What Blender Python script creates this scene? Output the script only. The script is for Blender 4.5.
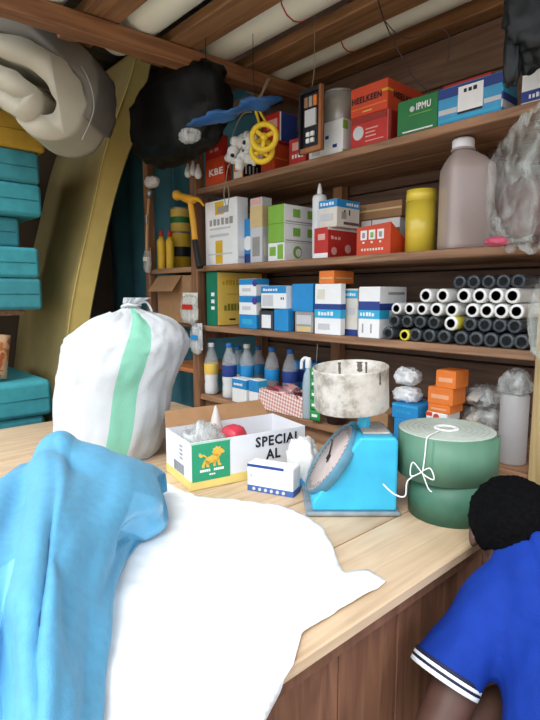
import bpy, bmesh, math, random
from mathutils import Vector, Matrix, noise
random.seed(7)
PI = math.pi
SC = bpy.context.scene
COL = SC.collection
for o in list(bpy.data.objects):
    bpy.data.objects.remove(o)

# ------------------------------------------------------------------ camera
FPX = 520.0; CX, CY = 270.0, 360.0
PITCH = math.radians(7.3); CAMZ = 1.40; AZ = math.radians(42.1)
Fd = Vector((-math.cos(AZ), math.sin(AZ), 0)); Rd = Vector((math.sin(AZ), math.cos(AZ), 0))
cam_d = bpy.data.cameras.new('camera'); cam = bpy.data.objects.new('camera', cam_d); COL.objects.link(cam)
cam_d.sensor_fit = 'VERTICAL'; cam_d.sensor_height = 36.0; cam_d.lens = FPX / 720.0 * 36.0
cam_d.clip_start = 0.02
cam.location = (0, 0, CAMZ)
cam.rotation_euler = (PI/2 - PITCH, 0, PI/2 - AZ)
SC.camera = cam

# ------------------------------------------------------------------ light
SC.view_settings.view_transform = 'Standard'; SC.view_settings.look = 'None'
SC.view_settings.gamma = 1.0; SC.view_settings.use_curve_mapping = False
SC.view_settings.exposure = 0.75
w = bpy.data.worlds.new('overcast_sky'); SC.world = w; w.use_nodes = True
bg = w.node_tree.nodes['Background']
bg.inputs['Strength'].default_value = 2.0
# overcast sky: brightest overhead, a third of that at the horizon
_n = w.node_tree.nodes; _l = w.node_tree.links
_tc = _n.new('ShaderNodeTexCoord'); _sp = _n.new('ShaderNodeSeparateXYZ'); _rp = _n.new('ShaderNodeValToRGB')
_rp.color_ramp.elements[0].position = 0; _rp.color_ramp.elements[0].color = (.40, .42, .45, 1)
_rp.color_ramp.elements[1].position = 1; _rp.color_ramp.elements[1].color = (1.0, 1.06, 1.14, 1)
_l.new(_tc.outputs['Generated'], _sp.inputs[0]); _l.new(_sp.outputs['Z'], _rp.inputs['Fac']); _l.new(_rp.outputs['Color'], bg.inputs['Color'])
sun_d = bpy.data.lights.new('hazy_sun', 'SUN'); sun_d.energy = 1.2; sun_d.angle = math.radians(25); sun_d.color = (1, .97, .92)
sun = bpy.data.objects.new('hazy_sun', sun_d); COL.objects.link(sun)
sun.rotation_euler = Vector((-0.35, 0.8, -0.95)).to_track_quat('-Z', 'Y').to_euler()

# ------------------------------------------------------------------ pixel helpers
def ray(u, v):
    r = (u-CX)/FPX; t = (CY-v)/FPX
    z = t*math.cos(PITCH)-math.sin(PITCH); f = math.cos(PITCH)+t*math.sin(PITCH)
    d = Fd*f + Rd*r; return Vector((d.x, d.y, z))
def on_y(u, v, y):
    d = ray(u, v); k = y/d.y; return Vector((d.x*k, y, CAMZ+d.z*k))
def on_x(u, v, x):
    d = ray(u, v); k = x/d.x; return Vector((x, d.y*k, CAMZ+d.z*k))
def on_z(u, v, z):
    d = ray(u, v); k = (z-CAMZ)/d.z; return Vector((d.x*k, d.y*k, z))
def on_f(u, v, f):
    d = ray(u, v); k = f/(d.dot(Fd)); return Vector((d.x*k, d.y*k, CAMZ+d.z*k))
def W(f, r, z):
    p = Fd*f + Rd*r; return Vector((p.x, p.y, z))

# ------------------------------------------------------------------ materials
def rgb(h):
    h = h.lstrip('#'); c = [int(h[i:i+2], 16)/255 for i in (0, 2, 4)]
    g = .3*c[0]+.59*c[1]+.11*c[2]; c = [x+(g-x)*.10 for x in c]      # hazy veil put into every colour by greying it slightly
    return tuple(x/12.92 if x <= .04045 else ((x+.055)/1.055)**2.4 for x in c) + (1,)
MATS = {}
def mat(name, col, rough=.6, var=.12, scale=18, bump=0.0, bscale=None, metal=0, spec=.4, stretch=(1,1,1), sheen=0, coat=0):
    if name in MATS: return MATS[name]
    m = bpy.data.materials.new(name); m.use_nodes = True; nt = m.node_tree; N = nt.nodes; L = nt.links
    b = N['Principled BSDF']; c = rgb(col)
    tc = N.new('ShaderNodeTexCoord'); mp = N.new('ShaderNodeMapping'); mp.inputs['Scale'].default_value = stretch
    L.new(tc.outputs['Object'], mp.inputs['Vector'])
    nz = N.new('ShaderNodeTexNoise'); nz.inputs['Scale'].default_value = scale; nz.inputs['Detail'].default_value = 5
    L.new(mp.outputs['Vector'], nz.inputs['Vector'])
    rp = N.new('ShaderNodeValToRGB'); rp.color_ramp.elements[0].position = .3; rp.color_ramp.elements[1].position = .7
    rp.color_ramp.elements[0].color = tuple(max(0, x*(1-var)) for x in c[:3])+(1,)
    rp.color_ramp.elements[1].color = tuple(min(1, x*(1+var)) for x in c[:3])+(1,)
    L.new(nz.outputs['Fac'], rp.inputs['Fac']); L.new(rp.outputs['Color'], b.inputs['Base Color'])
    b.inputs['Roughness'].default_value = rough; b.inputs['Metallic'].default_value = metal
    b.inputs['Specular IOR Level'].default_value = spec
    if sheen: b.inputs['Sheen Weight'].default_value = sheen
    if coat: b.inputs['Coat Weight'].default_value = coat
    if bump:
        n2 = N.new('ShaderNodeTexNoise'); n2.inputs['Scale'].default_value = bscale or scale*2; n2.inputs['Detail'].default_value = 4
        L.new(mp.outputs['Vector'], n2.inputs['Vector'])
        bp = N.new('ShaderNodeBump'); bp.inputs['Strength'].default_value = bump; bp.inputs['Distance'].default_value = .004
        L.new(n2.outputs['Fac'], bp.inputs['Height']); L.new(bp.outputs['Normal'], b.inputs['Normal'])
    MATS[name] = m; return m
def wood(name, c0, c1, axis=0, rough=.65, knots=True):
    if name in MATS: return MATS[name]
    m = bpy.data.materials.new(name); m.use_nodes = True; nt = m.node_tree; N = nt.nodes; L = nt.links
    b = N['Principled BSDF']
    tc = N.new('ShaderNodeTexCoord'); oi = N.new('ShaderNodeObjectInfo'); ad = N.new('ShaderNodeVectorMath'); ad.operation = 'ADD'
    sc = N.new('ShaderNodeVectorMath'); sc.operation = 'SCALE'; sc.inputs['Scale'].default_value = 7.0
    L.new(oi.outputs['Random'], sc.inputs[0]); L.new(tc.outputs['Object'], ad.inputs[0]); L.new(sc.outputs[0], ad.inputs[1])
    mp = N.new('ShaderNodeMapping'); s = [14, 14, 14]; s[axis] = 1.1; mp.inputs['Scale'].default_value = s
    L.new(ad.outputs[0], mp.inputs['Vector'])
    nz = N.new('ShaderNodeTexNoise'); nz.inputs['Scale'].default_value = 2.2; nz.inputs['Detail'].default_value = 7; nz.inputs['Distortion'].default_value = 1.2
    L.new(mp.outputs['Vector'], nz.inputs['Vector'])
    rp = N.new('ShaderNodeValToRGB'); rp.color_ramp.elements[0].position = .32; rp.color_ramp.elements[1].position = .68
    rp.color_ramp.elements[0].color = rgb(c0); rp.color_ramp.elements[1].color = rgb(c1)
    L.new(nz.outputs['Fac'], rp.inputs['Fac'])
    n3 = N.new('ShaderNodeTexNoise'); n3.inputs['Scale'].default_value = 4; L.new(ad.outputs[0], n3.inputs['Vector'])
    r3 = N.new('ShaderNodeValToRGB'); r3.color_ramp.elements[0].position = .2; r3.color_ramp.elements[0].color = (.68, .64, .6, 1); r3.color_ramp.elements[1].position = .6; r3.color_ramp.elements[1].color = (1, 1, 1, 1)
    L.new(n3.outputs['Fac'], r3.inputs['Fac'])
    mx = N.new('ShaderNodeMix'); mx.data_type = 'RGBA'; mx.blend_type = 'MULTIPLY'; mx.inputs[0].default_value = .8
    L.new(rp.outputs['Color'], mx.inputs[6]); L.new(r3.outputs['Color'], mx.inputs[7])
    L.new(mx.outputs[2], b.inputs['Base Color']); b.inputs['Roughness'].default_value = rough
    bp = N.new('ShaderNodeBump'); bp.inputs['Strength'].default_value = .35; bp.inputs['Distance'].default_value = .003
    L.new(nz.outputs['Fac'], bp.inputs['Height']); L.new(bp.outputs['Normal'], b.inputs['Normal'])
    MATS[name] = m; return m
def clear(name, col, alpha=.5, rough=.15, streak=0):
    """thin clear or milky plastic film: part see-through, part glossy/diffuse"""
    if name in MATS: return MATS[name]
    m = bpy.data.materials.new(name); m.use_nodes = True; nt = m.node_tree; N = nt.nodes; L = nt.links
    b = N['Principled BSDF']; b.inputs['Base Color'].default_value = rgb(col); b.inputs['Roughness'].default_value = rough
    tc = N.new('ShaderNodeTexCoord'); nz = N.new('ShaderNodeTexNoise'); nz.inputs['Scale'].default_value = 30; L.new(tc.outputs['Object'], nz.inputs['Vector'])
    bp = N.new('ShaderNodeBump'); bp.inputs['Strength'].default_value = .3; bp.inputs['Distance'].default_value = .004
    L.new(nz.outputs['Fac'], bp.inputs['Height']); L.new(bp.outputs['Normal'], b.inputs['Normal'])
    t = N.new('ShaderNodeBsdfTransparent'); mx = N.new('ShaderNodeMixShader'); mx.inputs[0].default_value = alpha
    L.new(t.outputs[0], mx.inputs[1]); L.new(b.outputs[0], mx.inputs[2]); L.new(mx.outputs[0], N['Material Output'].inputs['Surface'])
    if streak:    # crumpled film: milky creases between clearer patches
        n2 = N.new('ShaderNodeTexNoise'); n2.inputs['Scale'].default_value = 16; n2.inputs['Detail'].default_value = 6; n2.inputs['Distortion'].default_value = 1.5
        mp = N.new('ShaderNodeMapping'); mp.inputs['Scale'].default_value = (1, 1, .45); mp.inputs['Rotation'].default_value = (.4, .5, 0)
        L.new(tc.outputs['Object'], mp.inputs[0]); L.new(mp.outputs[0], n2.inputs['Vector'])
        mr = N.new('ShaderNodeMapRange'); mr.inputs['From Min'].default_value = .38; mr.inputs['From Max'].default_value = .66
        mr.inputs['To Min'].default_value = max(0, alpha-streak); mr.inputs['To Max'].default_value = min(1, alpha+streak)
        L.new(n2.outputs['Fac'], mr.inputs['Value']); L.new(mr.outputs[0], mx.inputs[0])
        bp.inputs['Strength'].default_value = .7; bp.inputs['Distance'].default_value = .008; L.new(n2.outputs['Fac'], bp.inputs['Height'])
    MATS[name] = m; return m

W_SHELFX = wood('shelf_wood', '7d5a40', 'b48560', 0)
W_BACK = wood('back_wall_wood', '6b5040', '8c6c56', 0)
W_POST = wood('post_wood', '70492f', '9c6c47', 2)
W_PALE = wood('pale_post_wood', 'a58a58', 'cdb27c', 2)
W_TABLE = wood('table_wood', 'c2a27e', 'dcc09c', 1, rough=.5)
W_PANEL = wood('counter_panel_wood', '67402c', '8c5d42', 2)
W_BEAMY = wood('beam_wood', '7a5034', 'ac7a50', 1)
W_RAFT = wood('rafter_wood', '7c5636', 'a87a4e', 0)
WHITE = mat('white_card', 'eef0f0', .55, .04)
CREAM = mat('cream_card', 'ded9cc', .6, .06)
GREY = mat('grey_card', '9c9a96', .6, .1)
LGREY = mat('light_grey_print', 'c9ccd0', .6, .05)
RED = mat('red_card', 'c9281f', .5, .08)
ORED = mat('orange_red_card', 'd8451f', .5, .08)
ORANGE = mat('orange_card', 'ef7a28', .5, .08)
GREEN = mat('green_card', '1f7a3c', .5, .08)
LIME = mat('lime_card', '7fb83a', .5, .08)
TEALG = mat('teal_green_card', '0f7a5a', .5, .08)
YEL = mat('yellow_card', 'eac44e', .5, .08)
GOLD = mat('golden_print', 'e2b21e', .5, .08)
BLUE = mat('bright_blue_card', '1d8fd6', .45, .06)
CYAN = mat('cyan_print', '2aaede', .45, .06)
DBLUE = mat('navy_print', '24408f', .5, .06)
BLACK = mat('black_print', '16181c', .5, .1)
KRAFT = mat('kraft_cardboard', 'a47a52', .8, .08, 30, .15)
KRAFTD = mat('dark_kraft_cardboard', '7a5a42', .8, .1, 30, .15)
PINK = mat('pink_card', 'e6a9a0', .6, .05)
BEIGE = mat('beige_card', 'd8bd84', .6, .06)
PURPLE = mat('purple_print', '4b3a98', .5, .05)
STRING = mat('white_string', 'e8eaea', .7, .04)
METAL = mat('worn_steel', 'a9a8a4', .4, .15, 40, metal=.8)

# ------------------------------------------------------------------ mesh helpers
def mesh(name, V, Fc, m, parent=None, smooth=False, fm=None):
    me = bpy.data.meshes.new(name); me.from_pydata([tuple(v) for v in V], [], Fc); me.update()
    ms = m if isinstance(m, (list, tuple)) else [m]
    for x in ms: me.materials.append(x)
    if fm:
        for p, i in zip(me.polygons, fm): p.material_index = i
    if smooth:
        for p in me.polygons: p.use_smooth = True
    o = bpy.data.objects.new(name, me); COL.objects.link(o)
    if parent: o.parent = parent
    return o
def tag(o, label, cat=None, group=None, kind=None):
    if label: o['label'] = label
    if cat: o['category'] = cat
    if group: o['group'] = group
    if kind: o['kind'] = kind
    return o
def thing(name, label, cat, loc=(0,0,0), rz=0, group=None):
    o = bpy.data.objects.new(name, None); o.empty_display_size = .05; COL.objects.link(o)
    o.location = loc; o.rotation_euler = (0, 0, rz); return tag(o, label, cat, group)
def cbox(x0, x1, y0, y1, z0, z1, c=.002):
    """chamfered box: 24 verts"""
    c = min(c, (x1-x0)/3, (y1-y0)/3, (z1-z0)/3)
    V = []; idx = {}
    X = (x0, x1); Y = (y0, y1); Z = (z0, z1)
    for i in (0, 1):
        for j in (0, 1):
            for k in (0, 1):
                for a in (0, 1, 2):   # vertex lying on the face normal to axis a
                    p = [X[i], Y[j], Z[k]]; s = [(1 if t == 0 else -1) for t in (i, j, k)]
                    for b in range(3):
                        if b != a: p[b] += s[b]*c
                    idx[(i, j, k, a)] = len(V); V.append(p)
    Fc = []
    for a in range(3):
        b, d = [t for t in range(3) if t != a]
        for s in (0, 1):
            loop = []
            for (p, q) in ((0, 0), (1, 0), (1, 1), (0, 1)):
                t = [0, 0, 0]; t[a] = s; t[b] = p; t[d] = q; loop.append(idx[tuple(t)+(a,)])
            Fc.append(loop)
    for a in range(3):        # edges along axis a
        b, d = [t for t in range(3) if t != a]
        for p in (0, 1):
            for q in (0, 1):
                t0 = [0, 0, 0]; t0[b] = p; t0[d] = q; t1 = list(t0); t1[a] = 1
                Fc.append([idx[tuple(t0)+(b,)], idx[tuple(t1)+(b,)], idx[tuple(t1)+(d,)], idx[tuple(t0)+(d,)]])
    for i in (0, 1):
        for j in (0, 1):
            for k in (0, 1): Fc.append([idx[(i, j, k, 0)], idx[(i, j, k, 1)], idx[(i, j, k, 2)]])
    return V, Fc
def fixn(o):
    bm = bmesh.new(); bm.from_mesh(o.data); bmesh.ops.recalc_face_normals(bm, faces=bm.faces); bm.to_mesh(o.data); bm.free(); return o
def box(name, x0, x1, y0, y1, z0, z1, m, parent=None, c=.002):
    return fixn(mesh(name, *cbox(min(x0,x1), max(x0,x1), min(y0,y1), max(y0,y1), min(z0,z1), max(z0,z1), c), m, parent))
def lathe(name, prof, m, parent=None, n=24, smooth=True, fm=None, wob=0):
    """prof: list of (r, z) ; optional fm: material index per profile segment"""
    V = []; Fc = []; FM = []
    for (r, z) in prof:
        for i in range(n):
            a = 2*PI*i/n; V.append((r*math.cos(a), r*math.sin(a), z))
    for k in range(len(prof)-1):
        for i in range(n):
            j = (i+1) % n; Fc.append([k*n+i, k*n+j, (k+1)*n+j, (k+1)*n+i]); FM.append(fm[k] if fm else 0)
    if prof[0][0] > 1e-4: Fc.append(list(range(n))[::-1]); FM.append(fm[0] if fm else 0)
    if prof[-1][0] > 1e-4: Fc.append([(len(prof)-1)*n+i for i in range(n)]); FM.append(fm[-1] if fm else 0)
    o = mesh(name, V, Fc, m, parent, smooth, FM)
    if smooth:
        for p in o.data.polygons:
            if len(p.vertices) > 4: p.use_smooth = False
    return fixn(o)
def tubeV(pts, rad, n=8, closed=False):
    pts = [Vector(p) for p in pts]; V = []; Fc = []; m = len(pts)
    R = rad if isinstance(rad, (list, tuple)) else [rad]*m
    up = None
    for i, p in enumerate(pts):
        a = pts[i-1] if (i > 0 or closed) else p; b = pts[(i+1) % m] if (i < m-1 or closed) else p
        t = (b-a).normalized()
        if up is None:
            up = Vector((0, 0, 1)) if abs(t.z) < .9 else Vector((1, 0, 0))
        s = t.cross(up).normalized(); up = s.cross(t).normalized()
        for k in range(n):
            an = 2*PI*k/n; V.append(p + s*math.cos(an)*R[i] + up*math.sin(an)*R[i])
    for i in range(m if closed else m-1):
        j = (i+1) % m
        for k in range(n):
            l = (k+1) % n; Fc.append([i*n+k, i*n+l, j*n+l, j*n+k])
    if not closed: Fc.append(list(range(n))[::-1]); Fc.append([(m-1)*n+k for k in range(n)])
    return V, Fc
def tube(name, pts, rad, m, parent=None, n=8, closed=False):
    return fixn(mesh(name, *tubeV(pts, rad, n, closed), m, parent, True))
def spline(P, k=8, closed=False):
    P = [Vector(p) for p in P]; out = []; n = len(P)
    for i in range(n if closed else n-1):
        g = (lambda j: P[j % n]) if closed else (lambda j: P[max(0, min(n-1, j))])
        a, b, c, d = g(i-1), g(i), g(i+1), g(i+2)
        for s in range(k):
            t = s/k
            out.append(.5*((2*b)+(c-a)*t+(2*a-5*b+4*c-d)*t*t+(3*b-a-3*c+d)*t**3))
    if not closed: out.append(P[-1])
    return out
def merge(parts):
    V = []; Fc = []
    for v, f in parts:
        b = len(V); V += [tuple(x) for x in v]; Fc += [[i+b for i in q] for q in f]
    return V, Fc
def fbm(p, s, o=3):
    return noise.fractal(Vector(p)*s, .6, 2.0, o)
def eval_mesh(o):
    dg = bpy.context.evaluated_depsgraph_get(); dg.update()
    me = bpy.data.meshes.new_from_object(o.evaluated_get(dg)); return me
def bake(o):
    """apply all modifiers"""
    me = eval_mesh(o); ms = [m for m in o.data.materials]; o.modifiers.clear(); o.data = me
    if not len(me.materials):
        for m in ms: me.materials.append(m)
    return o
def text(name, s, size, m, parent, loc, rot=(PI/2, 0, 0), ext=.0004, bold=True, sx=1, align='CENTER'):
    cu = bpy.data.curves.new(name, 'FONT'); cu.body = s; cu.size = size; cu.extrude = ext; cu.align_x = align; cu.align_y = 'CENTER'
    cu.resolution_u = 2; cu.space_character = 1.12; cu.offset = size*.03 if bold else 0
    t = bpy.data.objects.new(name, cu); me = bpy.data.meshes.new_from_object(t); bpy.data.objects.remove(t)
    me.materials.clear(); me.materials.append(m)
    o = bpy.data.objects.new(name, me); COL.objects.link(o); o.parent = parent
    o.location = loc; o.rotation_euler = rot; o.scale = (sx, 1, 1)
    return o

# decoration of a box whose local frame is x centred, y centred, z from 0
def deco(root, w_, d, h, items):
    lay = 0
    for it in items:
        lay += 1; e = .0006+.00018*lay
        face = it[0]; kind = it[1]
        a0, a1, b0, b1 = it[2]; m = it[3]
        L_ = w_ if face in 'fbt' else d; H_ = d if face == 't' else h
        p0 = -L_/2+L_*a0; p1 = -L_/2+L_*a1
        q0, q1 = (H_*b0, H_*b1) if face != 't' else (-d/2+d*b0, -d/2+d*b1)
        if kind == 'p':
            nm = it[4] if len(it) > 4 else 'printed_panel'
            if face == 'f': box(nm, p0, p1, -d/2-e, -d/2+e, q0, q1, m, root, .0003)
            elif face == 'r': box(nm, w_/2-e, w_/2+e, p0, p1, q0, q1, m, root, .0003)
            elif face == 't': box(nm, p0, p1, q0, q1, h-e, h+e, m, root, .0003)
        elif kind == 't':
            s = it[4]; cx = (p0+p1)/2; cz = (q0+q1)/2; size = (q1-q0)*1.3
            wid = abs(p1-p0); est = size*.62*len(s); sx = wid/est if est else 1
            sx = max(.5, min(1.5, sx)); e2 = e+.0006
            if face == 'f': text('lettering', s, size, m, root, (cx, -d/2-e2, cz), (PI/2, 0, 0), sx=sx)
            elif face == 'r': text('lettering', s, size, m, root, (w_/2+e2, cx, cz), (PI/2, 0, PI/2), sx=sx)
        elif kind == 'g':     # print too small to read: a row of short strokes
            n_ = it[4]; random.seed(n_*31+int(L_*9999)); P_ = []; x = p0; st = (p1-p0)/n_
            for k_ in range(n_):
                ww = st*random.uniform(.5, .8); zh = (q1-q0)*random.uniform(.7, 1)
                if face == 'f': P_.append(cbox(x, x+ww, -d/2-e-.0004, -d/2, q0, q0+zh, .0002))
                else: P_.append(cbox(w_/2, w_/2+e+.0004, x, x+ww, q0, q0+zh, .0002))
                x += st
            fixn(mesh('lettering', *merge(P_), m, root))
        elif kind == 'c':     # round badge
            cx = (p0+p1)/2; cz = (q0+q1)/2; r = (q1-q0)/2
            V = []; n = 18
            for i in range(n):
                a = 2*PI*i/n; V.append((r*math.cos(a), r*math.sin(a), 0))
            for i in range(n):
                a = 2*PI*i/n; V.append((r*math.cos(a), r*math.sin(a), e+.0004))
            Fq = [list(range(n))[::-1], [n+i for i in range(n)]]+[[i, (i+1) % n, n+(i+1) % n, n+i] for i in range(n)]
            o = mesh('round_badge', V, Fq, m, root)
            if face == 'f': o.location = (cx, -d/2, cz); o.rotation_euler = (PI/2, 0, 0)
            else: o.location = (w_/2, cx, cz); o.rotation_euler = (PI/2, 0, PI/2)
def carton(name, label, cat, u0, u1, vt, z, y, m, us=None, depth=None, decor=(), group=None, lid=True, h=None, rz=0, smat=None):
    """box standing at height z with its front face on plane y, seen between columns u0..u1 (front) and ..us (right side)"""
    vm = 293
    p0 = on_y(u0, vt, y); p1 = on_y(u1, vt, y)
    x0, x1 = p0.x, p1.x
    if h is None: h = (p0.z+p1.z)/2 - z
    if depth is None:
        depth = (on_x(us, vt, x1).y - y) if us else .10
    depth = max(.02, depth); w_ = x1-x0
    root = box(name, -w_/2, w_/2, -depth/2, depth/2, 0, h, m, None, .0018)
    root.location = ((x0+x1)/2, y+depth/2, z); root.rotation_euler = (0, 0, rz)
    tag(root, label, cat, group)
    if smat: decor = [('r', 'p', (.01, .99, .01, .99), smat)]+list(decor)
    if lid:   # the tuck seam of the lid along the top
        box('lid_flap', -w_/2+.002, w_/2-.002, -depth/2+.002, depth/2-.002, h-.0004, h+.0010, m, root, .0003)
    deco(root, w_, depth, h, decor)
    return z+h+.0012

# ------------------------------------------------------------------ dimensions
S1, S2, S3, S4, TZ = 1.875, 1.527, 1.252, .922, .85
YF, YB = 1.40, 1.78
XL, XR = -2.05, -.548
EX = -.505          # counter edge towards the seated person

# ================================================================== SETTING
gr = box('ground', -30, 30, -30, 30, -.12, -.052, mat('ground_earth', '8a7660', .95, .2, 1.5, .3), None, .003); tag(gr, None, kind='structure')
fl = box('floor', -3.5, 1.4, -.6, 1.95, -.05, 0, mat('floor_concrete', '6f655b', .9, .2, 6, .3), None, .003); tag(fl, None, kind='structure')
wb = box('wall_back', -3.4, .9, 1.835, 1.87, 0, 2.68, mat('wall_dark', '2c211b', .9, .1), None, .003); tag(wb, None, kind='structure')
for i in range(16):
    z0 = .0+i*.165
    o = box('plank', -3.39, .89, 1.80+.004*((i*7) % 3), 1.834, z0+.003, z0+.162, W_BACK, wb, .003)
wl = box('wall_left', -3.43, -3.40, -.3, 1.87, 0, 2.68, mat('wall_left_boards', '5a4a3c', .9, .15, 4), None, .003); tag(wl, None, kind='structure')
# roof: corrugated sheet
V = []; Fc = []; n = 150; X0, X1 = -3.5, 1.0; Y0, Y1 = .12, 1.95
for i in range(n+1):
    x = X0+(X1-X0)*i/n; z = 2.70+.012*math.sin(x*2*PI/.09*1.0)
    V += [(x, Y0, z), (x, Y1, z), (x, Y0, z+.004), (x, Y1, z+.004)]
for i in range(n):
    a = i*4; b = a+4
    Fc += [[a, a+1, b+1, b], [a+2, b+2, b+3, a+3], [a, b, b+2, a+2], [a+1, a+3, b+3, b+1]]
Fc += [[0, 2, 3, 1], [n*4, n*4+1, n*4+3, n*4+2]]
rf = fixn(mesh('ceiling', V, Fc, mat('roof_iron', '4a4643', .7, .2, 5), None, True)); tag(rf, None, kind='structure')
def beam(name, label, a, b, wd, ht, m, kind=True):
    a = Vector(a); b = Vector(b); d = (b-a); L_ = d.length; ang = math.atan2(d.y, d.x)
    o = box(name, 0, L_, -wd/2, wd/2, 0, ht, m, None, .004); o.location = a; o.rotation_euler = (0, 0, ang)
    tag(o, label, 'beam', 'roof timbers'); return o
W_BX = wood('beam_wood_long', '76492c', 'a87347', 0)
beam('roof_beam', 'rough sawn timber beam crossing under the rafters and white rolls', (-1.835, .0, 2.245), (-1.735, 1.795, 2.245), .07, .063, W_BX)
beam('roof_beam', 'timber beam over the seated person carrying the rafter ends', (-.25, .0, 2.24), (-.25, 1.795, 2.24), .07, .068, W_BX)
for k, y in enumerate((.50, .835, 1.15, 1.49)):
    lab = ['flat timber rafter nearest the open front, beside the first white roll', 'flat timber rafter between the first and second white rolls',
           'wide flat timber rafter between the second and third white rolls', 'flat timber rafter between the third white roll and the roll above the shelf'][k]
    beam('roof_rafter', lab, (-1.97-.03*(k%2), y, 2.31), (.25, y, 2.31), .125, .04, W_RAFT)
tag(box('roof_rafter', -2.6, .25, 1.735, 1.795, 2.31, 2.37, W_RAFT), 'timber rafter along the back wall above the top shelf', 'beam', 'roof timbers')
ROLLM = mat('white_roll_plastic', 'eef2e2', .45, .05, 5, .1)
REDS = mat('red_string', 'b8392f', .7, .1)
for k, y in enumerate((.665, .992, 1.318, 1.628)):
    r = .088 if k < 3 else .078; lab = ['white plastic roll lying on the beam, nearest the open front', 'white plastic roll second from the open front, above the black bag',
        'white plastic roll bound with red string, between two wide rafters', 'white plastic roll bound with red string, right above the top shelf'][k]
    xl = (-1.98, -2.0, -1.93, -1.95)[k]
    t = thing('plastic_roll', lab, 'roll', (xl, y, 2.3095+r), 0, 'white rolls stored on the roof beams')
    V = []; Fc = []; prof = [(.02, .001), (.02, .0), (r*.86, 0), (r*.97, .012), (r, .04), (r*1.0, .5), (r*.995, .9), (r, 1.4), (r, 1.86), (r*.97, 1.89), (r*.86, 1.9), (.02, 1.9)]
    o = lathe('sheet_winding', prof, ROLLM, t, 28); o.rotation_euler = (0, PI/2, 0)
    for s in ([.62, 1.25] if k in (2, 3) else [1.3]):
        b = tube('binding_string', [(s+.03*math.sin(a*PI/8), (r+.002)*math.cos(a*PI/8), (r+.002)*math.sin(a*PI/8)) for a in range(16)], .0025, REDS, t, 6, True)

# shelving unit
su = thing('shelving_unit', 'brown wooden shelving unit of four long shelves crammed with hardware goods', 'shelf', ((XL+XR)/2, 1.6, 0))
def spart(name, x0, x1, y0, y1, z0, z1, m, c=.003):
    o = box(name, x0-su.location.x, x1-su.location.x, y0-1.6, y1-1.6, z0, z1, m, su, c); return o
for z in (S1, S2, S3, S4):
    # each shelf: two boards side by side
    xl = -2.50 if z == S2 else XL
    for (y0, y1) in ((YF, 1.585), (1.59, YB)):
        spart('shelf_board', xl, XR+.02, y0, y1, z-.026, z-.0008, W_SHELFX)
for x in (XL, -1.535, XR-.03):
    spart('rear_upright', x, x+.05, YB-.03, YB+.015, 0, 2.20, wood('upright_wood', '9a6c48', 'c28c5e', 2))
spart('front_post', XL-.052, XL-.002, YF-.005, YF+.045, 0, 2.24, W_POST)
spart('front_post', XR+.022, XR+.067, YF-.01, YF+.04, 0, 2.24, W_PALE)
spart('front_post', -2.545, -2.502, YF, YF+.04, 0, 2.24, W_POST)
spart('inner_post', XR-.016, XR+.021, YF+.125, YF+.16, S4+.001, S3-.03, W_POST)
spart('side_rail', XR+.022, XR+.06, YF+.045, YB, S3-.06, S3-.02, W_POST)
spart('side_rail', XL-.05, XL-.01, YF+.05, YB, S3-.07, S3-.028, W_POST)
spart('side_rail', XL-.05, XL-.01, YF+.05, YB, S1-.07, S1-.028, W_POST)
spart('kick_board', XL, XR, YF+.03, YF+.05, .55, S4-.028, W_SHELFX)
spart('bay_shelf', -2.50, XL-.055, YF+.05, YB, 1.0, 1.022, wood('orange_shelf_wood', 'b0602a', 'd98a4a', 0))
spart('bay_shelf', -2.50, XL-.055, YF+.05, YB, S3-.02, S3, W_SHELFX)

# counter: planks running away from the camera, front rail, panels
ct = thing('counter_table', 'low counter of pale wooden planks with a worn edge and brown panelled side', 'counter', (-1.45, .6, 0))
edges = [EX, -.705, -.93, -1.16, -1.38, -1.6, -1.83, -2.06, -2.28]
for i in range(len(edges)-1):
    b = box('plank', edges[i+1]+.0022+1.45, edges[i]-.0022*(i > 0)-.0005+1.45, -.25-.6, YF-.6-.012, TZ-.024, TZ-.0005*(i % 2), W_TABLE, ct, .003)
box('edge_rail', EX-.034+1.45, EX-.014+1.45, -.25-.6, YF-.62, TZ-.058, TZ-.025, W_PANEL, ct, .004)
for i in range(9):
    y0 = -.24+i*.178
    box('side_panel', EX-.050+1.45, EX-.034+1.45, y0-.6+.0015, min(y0+.1765, YF-.02)-.6, 0, TZ-.025, W_PANEL, ct, .002)
for (x, y) in ((-.60, -.18), (-2.2, -.18), (-2.2, 1.3), (-.60, 1.3)):
    box('leg', x-.035+1.45, x+.035+1.45, y-.035-.6, y+.035-.6, 0, TZ-.025, W_POST, ct, .003)

# ================================================================== TOP SHELF
GT = 'boxed goods on the top shelf'
z = carton('red_box', 'small red box at the post end of the top shelf, under another red box', 'box', 205, 224, 158, S1, 1.42, ORED, us=231,
           decor=[('f', 't', (.2, .95, .35, .6), WHITE, 'KBE'), ('r', 'p', (.1, .9, .3, .6), RED)], group=GT)
carton('red_box', 'plain red box stacked on a red box by the left shelf post', 'box', 205, 221, 137, z, 1.425, RED, us=228, decor=[('f', 'g', (.3, .9, .3, .45), PINK, 2)], group=GT)
carton('bulb_box', 'small orange and black box behind the hanging white bundle', 'box', 233, 243, 163, S1, 1.42, ORANGE, us=261, smat=BLACK,
       decor=[('f', 'p', (.1, .9, .1, .5), CREAM)]+[('r', 'p', (.12+.2*i, .2+.2*i, .3, .8), WHITE) for i in range(4)], group=GT)
z = carton('red_box', 'orange red box under the red and blue box on the top shelf', 'box', 261, 274, 144, S1, 1.43, ORED, us=289, decor=[('r', 'p', (.05, .95, .45, .5), ORANGE)], group=GT)
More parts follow.
